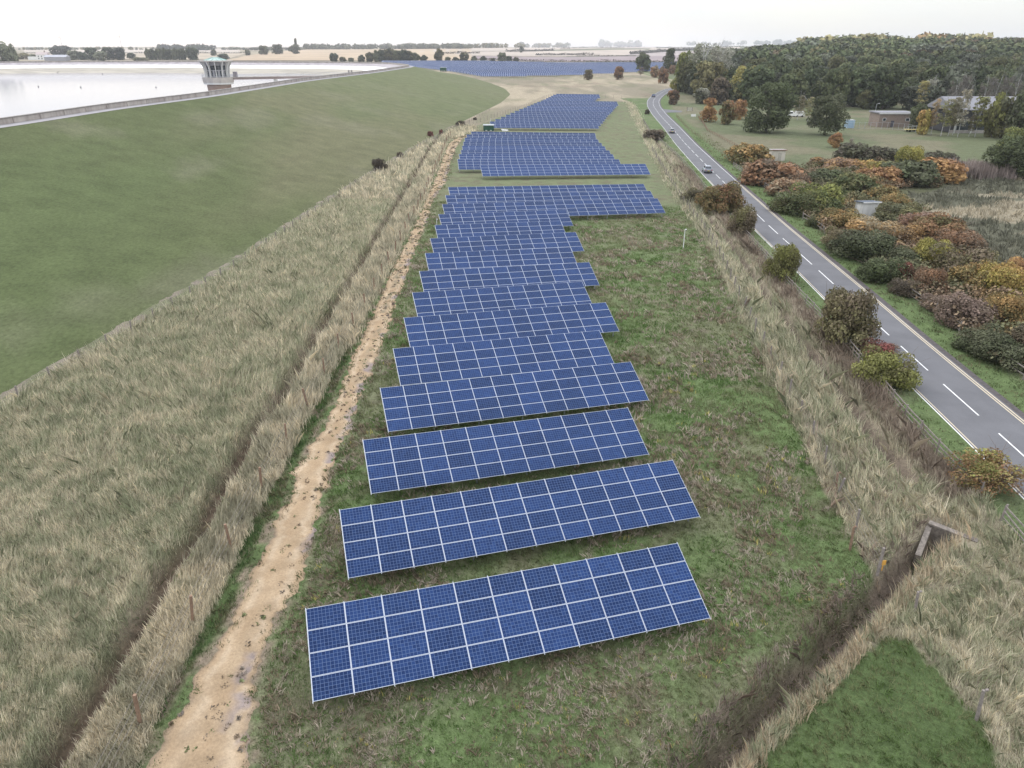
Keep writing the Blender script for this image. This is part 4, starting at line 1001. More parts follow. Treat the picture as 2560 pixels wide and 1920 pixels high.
L11 = blades('a', 90000, (55, 160), (55, 200), lambda x, y, rg: inpoly(x, y, fl), lambda x, y, rg: rg.uniform(.3, .8, len(x)), .05, lambda x, y, rg: mix(np.array([.17, .17, .125]), np.array([.45, .4, .3]), ss(.5, .62, fbm(x*.06, y*.14, 77))), .6, 1.2, 14)
put_blades('field_weeds', 'tangled dark weeds and pale grass in the field at the right edge', [L11])
rb = [G(*c6(x, y)) for x, y in [(1620, 300), (1860, 310)]]
def rpick(x, y, rg): return np.abs(y-(rb[0][1]+2+(x-rb[0][0])*(rb[1][1]-rb[0][1])/(rb[1][0]-rb[0][0]))) < 5
L12 = blades('a', 14000, (rb[0][0]-2, rb[1][0]+4), (rb[0][1]-8, rb[0][1]+12), rpick, lambda x, y, rg: rg.uniform(1.3, 2.0, len(x)), .05, lambda x, y, rg: np.tile(np.array([.36, .30, .27]), (len(x), 1)), .15, 1.2, 15)
put_blades('reed_bed', 'pale lilac reeds beside the big dark tree', [L12])
# weeds on the track
rg = np.random.default_rng(5); Vs, Fs, Cs, b0 = [], [], [], 0
for i in range(420):
    y = 15*(240/15)**rg.uniform(); t = np.clip(rg.normal(.56, .12), .1, .95) if rg.uniform() < .75 else rg.uniform(.04, .97)
    x = float(fTL(y)*(1-t)+fTR(y)*t)
    if y < 45 and rg.uniform() < .5: continue
    r = rg.uniform(.03, .2)*(.6+y/80); m_ = 14
    th = rg.uniform(0, 6.28, m_); rad = r*np.sqrt(rg.uniform(0, 1, m_)); cx = x+np.cos(th)*rad; cy = y+np.sin(th)*rad*1.3; h = rg.uniform(.02, .08, m_)*(1+y/120)
    ww = rg.uniform(.03, .07, m_)*(1+y/100); a_ = rg.uniform(0, 3.14, m_)
    B = np.stack([cx, cy, base(cx, cy)+.03], 1); S = np.stack([np.cos(a_)*ww, np.sin(a_)*ww, 0*a_], 1); T = B+np.stack([rg.normal(0, .06, m_), rg.normal(0, .06, m_), h], 1)
    Vs.append(np.stack([B-S, B+S, T], 1).reshape(-1, 3)); Fs.append(np.arange(3*m_).reshape(m_, 3)+b0); b0 += 3*m_
    cb_ = np.array([[.17, .19, .09], [.22, .17, .12], [.19, .16, .13]])[rg.integers(3)]
    Cs.append(np.repeat(cb_[None]*rg.uniform(.7, 1.3, m_)[:, None], 3, 0))
o = ob('track_weeds', mesh('track_weeds', np.vstack(Vs), np.vstack(Fs), M['blade'], col=np.vstack(Cs))); tag(o, 'small dark weeds growing on the sandy track', 'weeds', kind='stuff')

# ------------------------------------------------------------------ fences
def fence(name, label, P, step, ph, mat, rails=(), rail_r=(.04, .09), wires=(), post=(.1, .1), lean=.03, group=None, pname='post'):
    P = np.array([p[:2] for p in P]); s = np.r_[0, np.cumsum(np.linalg.norm(np.diff(P, axis=0), axis=1))]
    n = max(2, min(100, int(s[-1]/step)+1)); q = np.linspace(0, s[-1], n)
    xy = np.stack([np.interp(q, s, P[:, k]) for k in (0, 1)], 1)
    r = thing(name, label, 'fence', (xy[0][0], xy[0][1], zb(*xy[0])), 0, group); o0 = np.array([xy[0][0], xy[0][1], zb(*xy[0])])
    b = MB(); b.box((0, 0, ph/2-.1), (post[0], post[1], ph+.2)); pme = mesh(pname, b.V, b.F, [mat]); W3 = []
    for x, y in xy:
        z = zb(x, y); o = ob(pname, pme, r, tuple(np.array([x, y, z])-o0)); o.rotation_euler = (random.gauss(0, lean), random.gauss(0, lean), random.uniform(0, 3)); W3.append(np.array([x, y, z])-o0)
    for hz in rails:
        b = MB()
        for a, c_ in zip(W3[:-1], W3[1:]): b.beam((a[0], a[1], a[2]+hz+random.gauss(0, .02)), (c_[0], c_[1], c_[2]+hz+random.gauss(0, .02)), *rail_r)
        b.build('rail', mat, r)
    if wires:
        b = MB()
        for hz in wires:
            for a, c_ in zip(W3[:-1], W3[1:]): b.beam((a[0], a[1], a[2]+hz), (c_[0], c_[1], c_[2]+hz), .012, .012)
        b.build('wire', M['steel_wire'], r)
    return r
def along_y(f_, y0, y1, st=4, dx=0): return [(float(f_(y))+dx, y) for y in np.arange(y0, y1, st)]
fence('dam_fence', 'post and wire fence along the foot of the dam', along_y(fToe, 46, 330, 6, .9), 3.6, 1.15, M['wood_grey'], wires=(.3, .6, .9, 1.1))
fence('track_fence', 'wire fence with leaning wooden posts left of the dirt track', along_y(fPost, 15, 235, 4), 5.6, 1.7, M['wood_brown'], wires=(.3, .7, 1.1, 1.5), lean=.06, post=(.12, .12))
fence('field_fence', 'wire mesh fence with wooden posts along the right side of the solar field', along_y(fSF, 31, 210, 4, .7), 3.6, 1.6, M['wood_grey'], wires=(.2, .5, .8, 1.1, 1.4), lean=.07, post=(.11, .11))
fence('roadside_fence', 'weathered grey post and rail fence on the left road verge', along_y(fFR, 38.5, 120, 3), 2.7, 1.15, M['wood_grey'], rails=(.3, .65, 1.0))
fence('roadside_fence', 'short grey rail fence at the lower right edge, below the sparse rust bush', along_y(fFR, 28, 36.2, 2), 2.2, 1.2, M['wood_grey'], rails=(.35, .7, 1.05))
fence('roadside_fence', 'distant rail fence on the left verge leading to the bend', along_y(fFR, 124, 300, 6), 3.2, 1.15, M['wood_grey'], rails=(.5, 1.0))
fence('verge_fence', 'long grey rail fence in front of the pink brown bush', [G(*c7(x, y)) for x, y in [(1030,140),(1110,190),(1280,300),(1370,370),(1450,440)]], 2.4, 1.25, M['wood_grey'], rails=(.3, .65, 1.0))
fence('verge_fence', 'broken rail fence right of the road near the edge of the photo', [G(*c7(x, y)) for x, y in [(1720,640),(1810,720),(1900,770),(2000,850),(2120,940)]], 2.6, 1.35, M['wood_grey'], rails=(.5, 1.1), lean=.14)
fence('verge_fence', 'leaning rail fence in front of the olive bush', [G(*c5(x, y)) for x, y in [(1500,700),(1560,735),(1640,785),(1700,835)]], 2.2, 1.35, M['wood_grey'], rails=(.5, 1.05), lean=.14)
fence('verge_fence', 'grey rail fence below the large rust red bush', [G(*c5(x, y)) for x, y in [(860,215),(960,280),(1090,370),(1180,430),(1280,510),(1400,610)]], 2.8, 1.2, M['wood_grey'], rails=(.35, .7, 1.05), lean=.08)
fence('meadow_fence', 'wire fence between the right verge and the meadow', [G(*c1(x, y)) for x, y in [(400,850),(520,980),(660,1090),(760,1150),(900,1260),(1060,1400)]], 3.4, 1.1, M['wood_brown'], wires=(.4, .7, 1.0))
fence('meadow_fence', 'brown fence running down the meadow from the gate', [G(*c1(x, y)) for x, y in [(640,850),(700,930),(745,1010),(860,1070),(980,1140),(1180,1235)]], 2.6, .9, M['wood_brown'], rails=(.35, .75))
fence('farm_fence', 'thin post fence along the near side of the distant solar farm', [(-62, 700), (-16, 588), (62, 660), (122, 734), (178, 815)], 4.2, 2.0, M['wood_grey'], wires=(.6, 1.2, 1.8))
fence('block_fence', 'post and wire fence left of the rear solar block', [(-16, 262), (-6, 300), (8, 360), (18, 415), (24, 432), (60, 425)], 4.5, 1.8, M['wood_grey'], wires=(.6, 1.2, 1.7))

# ------------------------------------------------------------------ headwall and posts at the big ditch
hwt = thing('culvert_headwall', 'weathered concrete headwall at the top of the deep ditch', 'headwall', (25.6, 35.2, zb(25.6, 35.2)))
a = G(2325, 1310)-np.array([25.6, 35.2, zb(25.6, 35.2)]); b = G(2440, 1352)-np.array([25.6, 35.2, zb(25.6, 35.2)])
M['oldconc'] = simple('lichened_concrete', (.21, .185, .16), var=.45, scale=4)
m_ = MB(); m_.beam((a[0], a[1], -.55), (b[0], b[1], -.75), .3, 1.3); m_.build('wall_face', M['oldconc'], hwt)
m_ = MB(); m_.beam((a[0]-.1, a[1], .14), (b[0]+.1, b[1], -.06), .4, .12); m_.build('coping', M['oldconc'], hwt)
mid_ = (a+b)/2; m_ = MB(); m_.tube((mid_[0]-.15, mid_[1]-.28, -.55), (mid_[0]-.2, mid_[1]-.17, -.55), .3, .3, 14); m_.build('pipe_mouth', M['dark'], hwt)
c_ = G(2300, 1372)-np.array([25.6, 35.2, zb(25.6, 35.2)]); m_ = MB(); m_.beam((a[0], a[1], -.6), (c_[0], c_[1], -.95), .3, 1.2); m_.build('wing_wall', M['oldconc'], hwt)
for px, py, h, lb in [(2125,1375,1.5,'tall brown wooden post in the bleached grass beside the solar field'),(2288,1530,1.2,'grey stub post where the ditch meets the straw clump'),(2442,1800,1.6,'leaning grey post in the grass at the lower right corner'),(2090,1228,1.3,'rusty post at the kink of the solar field boundary')]:
    p = G(px, py); b = MB(); b.tube((0, 0, -.2), (random.uniform(-.1, .15), .1, h), .08, .065, 8); b.tube((random.uniform(-.02, .02), .1, h), (.1, .11, h+.03), .06, .05, 8)
    o = b.build('fence_post', M['wood_brown' if 'brown' in lb or 'rusty' in lb else 'wood_grey'], None, (p[0], p[1], zb(p[0], p[1]))); tag(o, lb, 'post', 'lone posts at the ditch corner')
p = G(2203, 1430); mk = MB(); mk.box((0, 0, .3), (.04, .04, .6)); mk.box((0, -.03, .55), (.2, .02, .3)); mo = mk.build('marker_tag', simple('orange_plastic', (.7, .38, .08), .5), None, (p[0], p[1], zb(p[0], p[1])+.1)); tag(mo, 'small orange marker tag in the grass left of the deep ditch', 'marker')

# camera poles
def cctv(px, py, hp, label):
    p = G(px, py); d_ = depth(p); h = hp*d_/FPX/cp
    r = thing('camera_pole', label, 'camera pole', (p[0], p[1], zb(p[0], p[1])))
    b = MB(); b.tube((0, 0, -.1), (0, 0, h), .06, .05, 8); b.build('pole', M['white'], r)
    b = MB(); b.box((.08, -.12, h+.02), (.16, .42, .16), rot=Matrix.Rotation(R(-15), 3, 'X')); b.box((.08, -.33, h-.06), (.1, .02, .1), 1); b.build('camera_head', [M['white'], M['dark']], r)
cctv(1707.7, 623, 45, 'white camera pole standing in the grass right of the solar rows')
cctv(1092.5, 571, 21, 'white camera pole between the dirt track and the front solar block')
cctv(1226.5, 311, 12, 'white camera pole behind the green cabin')

# ------------------------------------------------------------------ green cabins
M['cabin'] = simple('green_paint', (.02, .075, .05), .55, .3, var=.1); M['roof_grey'] = simple('grey_roof_sheet', (.42, .46, .47), .6, .3, var=.12, scale=1)
def cabin(px, py, wpx, hpx, label):
    p = G(px, py); d_ = depth(p); W_ = wpx*d_/FPX; H_ = hpx*d_/FPX/cp*.75; D_ = W_*.7
    r = thing('green_cabin', label, 'cabin', (p[0], p[1]+D_/2, zb(p[0], p[1])))
    b = MB(); b.box((0, 0, H_/2+.1), (W_, D_, H_-.2)); b.build('wall', M['cabin'], r)
    b = MB(); b.box((0, 0, .0), (W_+.2, D_+.2, .2)); b.build('plinth', M['conc'], r)
    b = MB(); b.prism([(-W_/2-.15, -D_/2-.15), (W_/2+.15, -D_/2-.15), (W_/2+.15, D_/2+.15), (-W_/2-.15, D_/2+.15)], H_, H_+.25, sc=.97); b.build('roof', M['roof_grey'], r)
    for i in (-1, 1):
        b = MB(); b.box((i*W_*.22, -D_/2-.02, H_*.47), (W_*.36, .04, H_*.72)); d1 = b.build('door', simple('door_green', (.025, .09, .06), .5), r)
        b = MB(); b.box((i*W_*.22, -D_/2-.045, H_*.2), (W_*.18, .02, H_*.1)); b.build('vent', M['white'], d1)
    return r
cabin(1221.5, 329, 26, 17, 'dark green transformer cabin with pale roof at the end of the middle solar block')
cabin(1108, 179, 15, 11, 'small green cabin at the left corner of the distant solar farm')
p = G(1261, 328); b = MB(); b.box((0, 0, .3), (1.6, .8, .5), taper=.8); b.box((.9, .2, .25), (.8, .7, .4), taper=.7); b.box((-.7, .5, .45), (.7, .5, .3), rot=Matrix.Rotation(.4, 3, 'Z'))
tag(b.build('white_bag', M['white'], None, (p[0], p[1], zb(p[0], p[1]))), 'heap of white bags on the grass right of the green cabin', 'bags')

# ------------------------------------------------------------------ white huts
def hut(pl, pr, hpx, roofm, label, door, mono=True, rz=0, wallm=None):
    a, b_ = G(*pl), G(*pr); W_ = float(np.linalg.norm(b_-a)); d_ = depth(a); H_ = hpx*d_/FPX/cp*.86; D_ = W_*.8; c_ = (a+b_)/2
    r = thing('pump_hut', label, 'hut', (c_[0], c_[1]+D_/2, zb(c_[0], c_[1])), rz)
    b = MB(); h0, h1 = H_, H_-.22
    P = [(-W_/2, -D_/2, 0), (W_/2, -D_/2, 0), (W_/2, D_/2, 0), (-W_/2, D_/2, 0), (-W_/2, -D_/2, h0), (W_/2, -D_/2, h0), (W_/2, D_/2, h1), (-W_/2, D_/2, h1)]
    b.add(P, [(3, 2, 1, 0), (4, 5, 6, 7), (0, 1, 5, 4), (1, 2, 6, 5), (2, 3, 7, 6), (3, 0, 4, 7)]); b.build('wall', wallm, r)
    b = MB(); sl_ = math.atan2(h1-h0, D_); b.box((0, 0, (h0+h1)/2+.09), (W_+.5, D_+.55, .12), rot=Matrix.Rotation(sl_, 3, 'X')); rf = b.build('roof', roofm, r)
    b = MB(); b.box((0, -D_/2-.29, h0+.06), (W_+.54, .04, .2)); b.build('fascia', M['white'] if door else simple('red_brown_fascia', (.25, .13, .1)), rf)
    b = MB(); b.box((-W_/2-.015 if door else W_*.1, 0 if door else -D_/2-.015, 1.0), (.03, .9, 1.95) if door else (.9, .03, 1.95)); b.build('door', M['white'] if door else simple('cream_door', (.45, .42, .36)), r)
    return r
cream = simple('cream_render', (.58, .54, .47), var=.12, scale=1.5, stretch=(1, 1, .3)); wh = simple('white_render', (.66, .66, .64), var=.12, scale=1.5, stretch=(1, 1, .3))
hut((1927, 402), (1961, 402), 27, simple('pale_felt', (.46, .43, .43)), 'cream hut with pale flat roof alone on the meadow edge', False, wallm=cream)
h2 = hut((2149, 543), (2190, 543), 38, simple('slate_felt', (.11, .13, .16)), 'white hut with dark roof hidden in the thicket', True, rz=R(8), wallm=wh)
b = MB(); b.box((.35, .3, 2.25), (.9, .6, .05), rot=Matrix.Rotation(-.05, 3, 'X'))
for ch in h2.children:
    if ch.name.startswith('roof'): pass

# ------------------------------------------------------------------ draw-off tower and bridge
tp = np.array([-140.5, 345.]); D0 = ray(546, 200); s_ = 345/D0[1]; tp = np.array([D0[0]*s_, 345.])
tw_ = thing('valve_tower', 'round concrete draw-off tower standing in the reservoir', 'tower', (tp[0], tp[1], 6.0))
def ring(n, r, ph=0): return [(math.cos(2*math.pi*k/n+ph)*r, math.sin(2*math.pi*k/n+ph)*r) for k in range(n)]
M['tconc'] = simple('tower_concrete', (.44, .41, .38), var=.15, scale=.5); M['tpale'] = simple('pale_tower_concrete', (.62, .62, .6), var=.08, scale=.5)
M['stain'], t_, b_ = node_mat('stained_shaft', .9, .2)
o1, _ = noise_ramp(t_, .5, (.22, .14, .11), (.42, .34, .29), detail=5, stretch=(.3, .3, 3)); t_.links.new(o1, b_.inputs['Base Color'])
b = MB(); b.prism(ring(28, 4.7), -4, 4.2, sc=1.08); b.build('shaft', M['stain'], tw_)
b = MB(); b.prism(ring(28, 5.14), 1.05, 1.2, sc=1.0); b.build('shaft_band', M['dark'], tw_)
b = MB(); b.prism(ring(12, 6.3), 4.2, 5.0, sc=1.0); b.build('base_slab', M['tpale'], tw_)
b = MB(); b.prism(ring(12, 6.45), 5.0, 7.0, sc=1.03); b.build('drum', M['tconc'], tw_)
b = MB()
for k in range(36):
    t = 2*math.pi*k/36; x, y = math.cos(t)*6.5, math.sin(t)*6.5; t2 = 2*math.pi*(k+1)/36; x2, y2 = math.cos(t2)*6.5, math.sin(t2)*6.5
    b.tube((x, y, 7.0), (x, y, 8.1), .04, n=4)
    for z in (7.5, 8.1): b.beam((x, y, z), (x2, y2, z), .06, .06)
b.build('railing', M['galv'], tw_)
b = MB(); b.prism(ring(12, 4.1), 7.0, 13.0, sc=1.12); b.build('cabin_wall', simple('cabin_render', (.34, .34, .36), var=.1), tw_)
b = MB(); b.prism(ring(12, 4.42), 10.0, 11.7, sc=1.05); wd_ = b.build('upper_window', M['glass'], tw_)
b = MB()
for k in range(12):
    t = 2*math.pi*(k+.5)/12; b.box((math.cos(t)*4.2, math.sin(t)*4.2, 8.5), (.12, 1.3, 2.2), rot=Matrix.Rotation(t, 3, 'Z'))
b.build('lower_window', M['glass'], tw_)
for k in range(12):
    t = 2*math.pi*k/12+R(15); c_, s__ = math.cos(t), math.sin(t); b = MB()
    pr = [(4.6, 7.0), (5.2, 7.0), (5.15, 9.0), (5.6, 11.2), (6.8, 13.3), (5.2, 13.3), (4.6, 11.5), (4.35, 9)]
    P = []
    for sg in (-.16, .16):
        for r_, z in pr: P.append((c_*r_-s__*sg, s__*r_+c_*sg, z))
    n_ = len(pr); b.add(P, [tuple(range(n_))[::-1], tuple(range(n_, 2*n_))]+[(k_, (k_+1) % n_, n_+(k_+1) % n_, n_+k_) for k_ in range(n_)])
    b.build('fin', M['tpale'], tw_)
b = MB(); b.prism(ring(12, 7.1, R(15)), 13.3, 13.75, sc=1.0); rf = b.build('roof', M['tconc'], tw_)
b = MB(); b.prism(ring(12, 4.9), 13.75, 14.9, sc=.25)
for k in range(12):
    t = 2*math.pi*k/12; b.beam((math.cos(t)*4.9, math.sin(t)*4.9, 13.85), (math.cos(t)*1.2, math.sin(t)*1.2, 15.0), .2, .15)
b.build('green_lantern', simple('copper_green', (.36, .5, .46), .6), rf)
b = MB(); b.tube((5.9, 0, 13.7), (5.9, 0, 17.2), .06, .03, 6); b.build('mast', M['galv'], tw_)
b = MB(); b.box((7.4, 1, 8.1), (1.5, 1.6, 2.2)); b.build('gate_housing', simple('grey_steel', (.25, .23, .25)), tw_)
e0 = np.array([tp[0]+6.2, tp[1]+.8]); iw = np.linalg.norm(Wl-np.array([-76, 371]), axis=1).argmin(); e1 = Wl[iw]
bt = thing('access_bridge', 'long slim footbridge from the tower to the dam crest', 'bridge', (e0[0], e0[1], 6.0))
r1 = (e1[0]-e0[0], e1[1]-e0[1])
b = MB(); b.beam((0, 0, 7.0), (r1[0], r1[1], 7.0), 2.4, .3); b.build('deck', M['tconc'], bt)
b = MB(); b.beam((0, -.9, 6.4), (r1[0], r1[1]-.9, 6.4), .35, .9); b.beam((0, .9, 6.4), (r1[0], r1[1]+.9, 6.4), .35, .9); b.build('girder', simple('girder_brown', (.26, .21, .2)), bt)
b = MB()
for sg in (-1.1, 1.1):
    for k in range(40):
        u, v = k/40, (k+1)/40
        b.tube((r1[0]*u, r1[1]*u+sg, 7.1), (r1[0]*u, r1[1]*u+sg, 8.2), .035, n=4)
    for z in (7.6, 8.2): b.beam((0, sg, z), (r1[0], r1[1]+sg, z), .05, .05)
b.build('handrail', M['galv'], bt)
for px in (686, 806):
    D = ray(px, 190); yy = 0
    # where the bearing through the pier crosses the bridge line
    for q in np.linspace(0, 1, 200):
        X_, Y_ = e0[0]+r1[0]*q, e0[1]+r1[1]*q
        if X_/Y_ >= D[0]/D[1]: break
    b = MB()
    for sg in (-1, 1):
        b.add([(sg*.15-.35, -.5, 6.0), (sg*.15+.35+sg*.3, -.5, 6.0), (sg*.15+.35+sg*.3, .5, 6.0), (sg*.15-.35, .5, 6.0), (sg*1.2-.3, -.7, -3), (sg*1.2+.3, -.7, -3), (sg*1.2+.3, .7, -3), (sg*1.2-.3, .7, -3)], [(0, 1, 2, 3), (7, 6, 5, 4), (4, 5, 1, 0), (5, 6, 2, 1), (6, 7, 3, 2), (7, 4, 0, 3)])
    b.build('pier', M['tpale'], bt, (r1[0]*q, r1[1]*q, 0))
# gate pillars on the crest where the bridge lands
for k in (-1, 1):
    p = e1+tw[iw]*k*2.2; b = MB(); b.box((0, 0, 1.0), (.7, .7, 2.0)); b.prism([(-.45, -.45), (.45, -.45), (.45, .45), (-.45, .45)], 2.0, 2.25, sc=.6)
    tag(b.build('gate_pillar', M['conc'], None, (p[0], p[1], ZC)), 'stout concrete pillar on the %s side of the bridge landing' % ('near' if k < 0 else 'far'), 'pillar', 'pillars at the bridge landing')
for i, (px, py) in enumerate([(256, 185.5), (96, 217.5), (202, 219), (390, 219)]):
    p = Gz(px, py, 6.0); b = MB(); b.prism(ring(10, .3), -.2, .35, sc=.8); b.prism(ring(8, .1), .35, .75, sc=.6)
    tag(b.build('buoy', simple('buoy_dark', (.08, .07, .08)), None, tuple(p)), 'small dark buoy floating %s' % ['farthest out, near the brown beach', 'leftmost on the open water', 'in the middle of the open water', 'nearest the tower'][i], 'buoy', 'buoys on the reservoir')

# ------------------------------------------------------------------ compound: brick building, barn, fence, lamp, vehicles
def px_ground(px, py): p = G(px, py); return p
M['brick'] = simple('pale_brick', (.25, .2, .17), var=.18, scale=2); M['sheet'] = simple('grey_sheet_roof', (.24, .24, .26), .7, .2, var=.12, scale=.4)
a, b_ = G(2194, 318), G(2300, 322); W_ = b_[0]-a[0]
bb = thing('brick_building', 'low brick building with flat grey roof behind the compound fence', 'building', ((a[0]+b_[0])/2, a[1]+4, zb(*a[:2])))
b = MB(); b.box((0, 0, 2.3), (W_, 8, 4.6)); b.build('wall', M['brick'], bb)
b = MB(); b.box((0, 0, 4.8), (W_+.8, 8.8, .4)); b.build('roof', M['sheet'], bb)
b = MB(); b.box((0, -4.42, 4.7), (W_+.9, .06, .5)); b.build('fascia', M['tpale'], bb)
for k, (xx, ww) in enumerate([(-.35, 1.2), (.32, 1.4), (.42, 1.0)]):
    b = MB(); b.box((W_*xx, -4.02, 2.6), (ww, .06, 1.1)); f_ = b.build('window', M['white'], bb); b = MB(); b.box((W_*xx, -4.06, 2.6), (ww-.2, .03, .9)); b.build('pane', M['glass'], f_)
b = MB(); b.box((-W_*.1, -4.02, 1.1), (1.1, .06, 2.2)); b.build('door', simple('dark_door', (.08, .08, .1)), bb)
a = G(2372, 333); D = ray(2372, 333)
x0, y0 = a[0], a[1]; W_ = 42.; z0 = zb(x0, y0)
bn = thing('barn', 'large open-fronted barn with wide grey sheet roof among the birches', 'barn', (x0, y0, z0))
HB = 7.5; DB = 16.
b = MB(); b.box((W_/2, DB/2, HB/2-.2), (W_-1, DB-.6, HB-.8)); b.build('back_wall', simple('dark_cladding', (.07, .07, .075), var=.2), bn)
b = MB()
b.add([(-1, -.8, HB), (W_+1, -.8, HB), (W_+1, DB*.5, HB+3.6), (-1, DB*.5, HB+3.6), (W_+1, DB+.8, HB), (-1, DB+.8, HB), (-1, -.8, HB-.25), (W_+1, -.8, HB-.25), (W_+1, DB+.8, HB-.25), (-1, DB+.8, HB-.25)],
      [(0, 1, 2, 3), (3, 2, 4, 5), (6, 7, 1, 0), (0, 3, 5, 9, 6), (1, 7, 8, 4, 2), (5, 4, 8, 9), (9, 8, 7, 6)]); b.build('roof', M['sheet'], bn)
for k in range(8):
    b = MB(); b.box((1.5+k*5.55, -.25, HB/2-.15), (.35, .35, HB-.3)); b.build('column', M['tpale'], bn)
for k in range(7):
    b = MB(); b.box((4.3+k*5.55, .05, 2.4), (4.6, .12, 3.6)); f_ = b.build('window', simple('pane_frame', (.3, .32, .33)), bn)
    b = MB(); b.box((4.3+k*5.55, -.02, 2.4), (4.2, .06, 3.2)); b.build('pane', M['glass'], f_)
b = MB(); b.box((W_/2, -.1, .5), (W_, .25, 1.0)); b.build('plinth', M['conc'], bn)
fence('compound_fence', 'galvanised mesh fence with gates in front of the brick building', [G(*c2(x, y)) for x, y in [(255, 985), (400, 985), (520, 985), (690, 985), (900, 1005), (1050, 1030)]], 2.0, 2.3, M['galv'], rails=(.3, 2.2), rail_r=(.05, .05), wires=(.7, 1.1, 1.5, 1.9), lean=0, post=(.09, .09))
p = G(*c2(290, 975)); b = MB(); b.box((0, 1.2, 1.3), (2.6, 2.4, 2.6)); bo = b.build('site_container', simple('pale_blue_steel', (.35, .48, .6), .5, .3), None, (p[0], p[1], zb(p[0], p[1])))
bo.name = 'site_container'; tag(bo, 'pale blue steel container at the left end of the compound fence', 'container')
b = MB(); b.box((-.6, -.03, 1.25), (1.0, .04, 2.3)); b.box((.6, -.03, 1.25), (1.0, .04, 2.3)); b.build('door', simple('blue_door', (.3, .42, .54), .5), bo)
b = MB(); b.box((0, 1.2, 2.66), (2.7, 2.5, .1)); b.build('roof_rim', M['galv'], bo)
p = G(*c2(545, 905)); lp = thing('street_lamp', 'grey lamp post behind the compound fence', 'street lamp', (p[0], p[1], zb(p[0], p[1])))
b = MB(); b.tube((0, 0, 0), (0, 0, 6.5), .12, .07, 8); b.build('pole', M['galv'], lp); b = MB(); b.tube((0, 0, 6.45), (.7, -.1, 6.7), .05, .04, 6); b.build('arm', M['galv'], lp); b = MB(); b.box((.85, -.1, 6.68), (.6, .25, .12)); b.build('lamp_head', M['white'], lp)
# yellow trailer / low loader
p = G(*c2(985, 1018)); tr_ = thing('flatbed_trailer', 'low yellow framed trailer parked before the fence', 'trailer', (p[0], p[1]+.9, zb(p[0], p[1])))
b = MB(); b.box((0, 0, .75), (5.2, 1.9, .16)); b.build('bed', simple('yellow_frame', (.55, .46, .2), .5), tr_)
b = MB()
for x in (-2.4, -.8, .8, 2.4): b.box((x, -.9, 1.3), (.08, .08, 1.0)); b.box((x, .9, 1.3), (.08, .08, 1.0))
b.box((0, -.9, 1.75), (4.9, .08, .08)); b.box((0, .9, 1.75), (4.9, .08, .08)); b.build('side_rail', M['galv'], tr_)
for x in (-1.2, 1.2):
    for s__ in (-.95, .95):
        b = MB(); b.tube((x, s__-.12, .38), (x, s__+.12, .38), .36, n=14); b.build('wheel', M['black'], tr_)

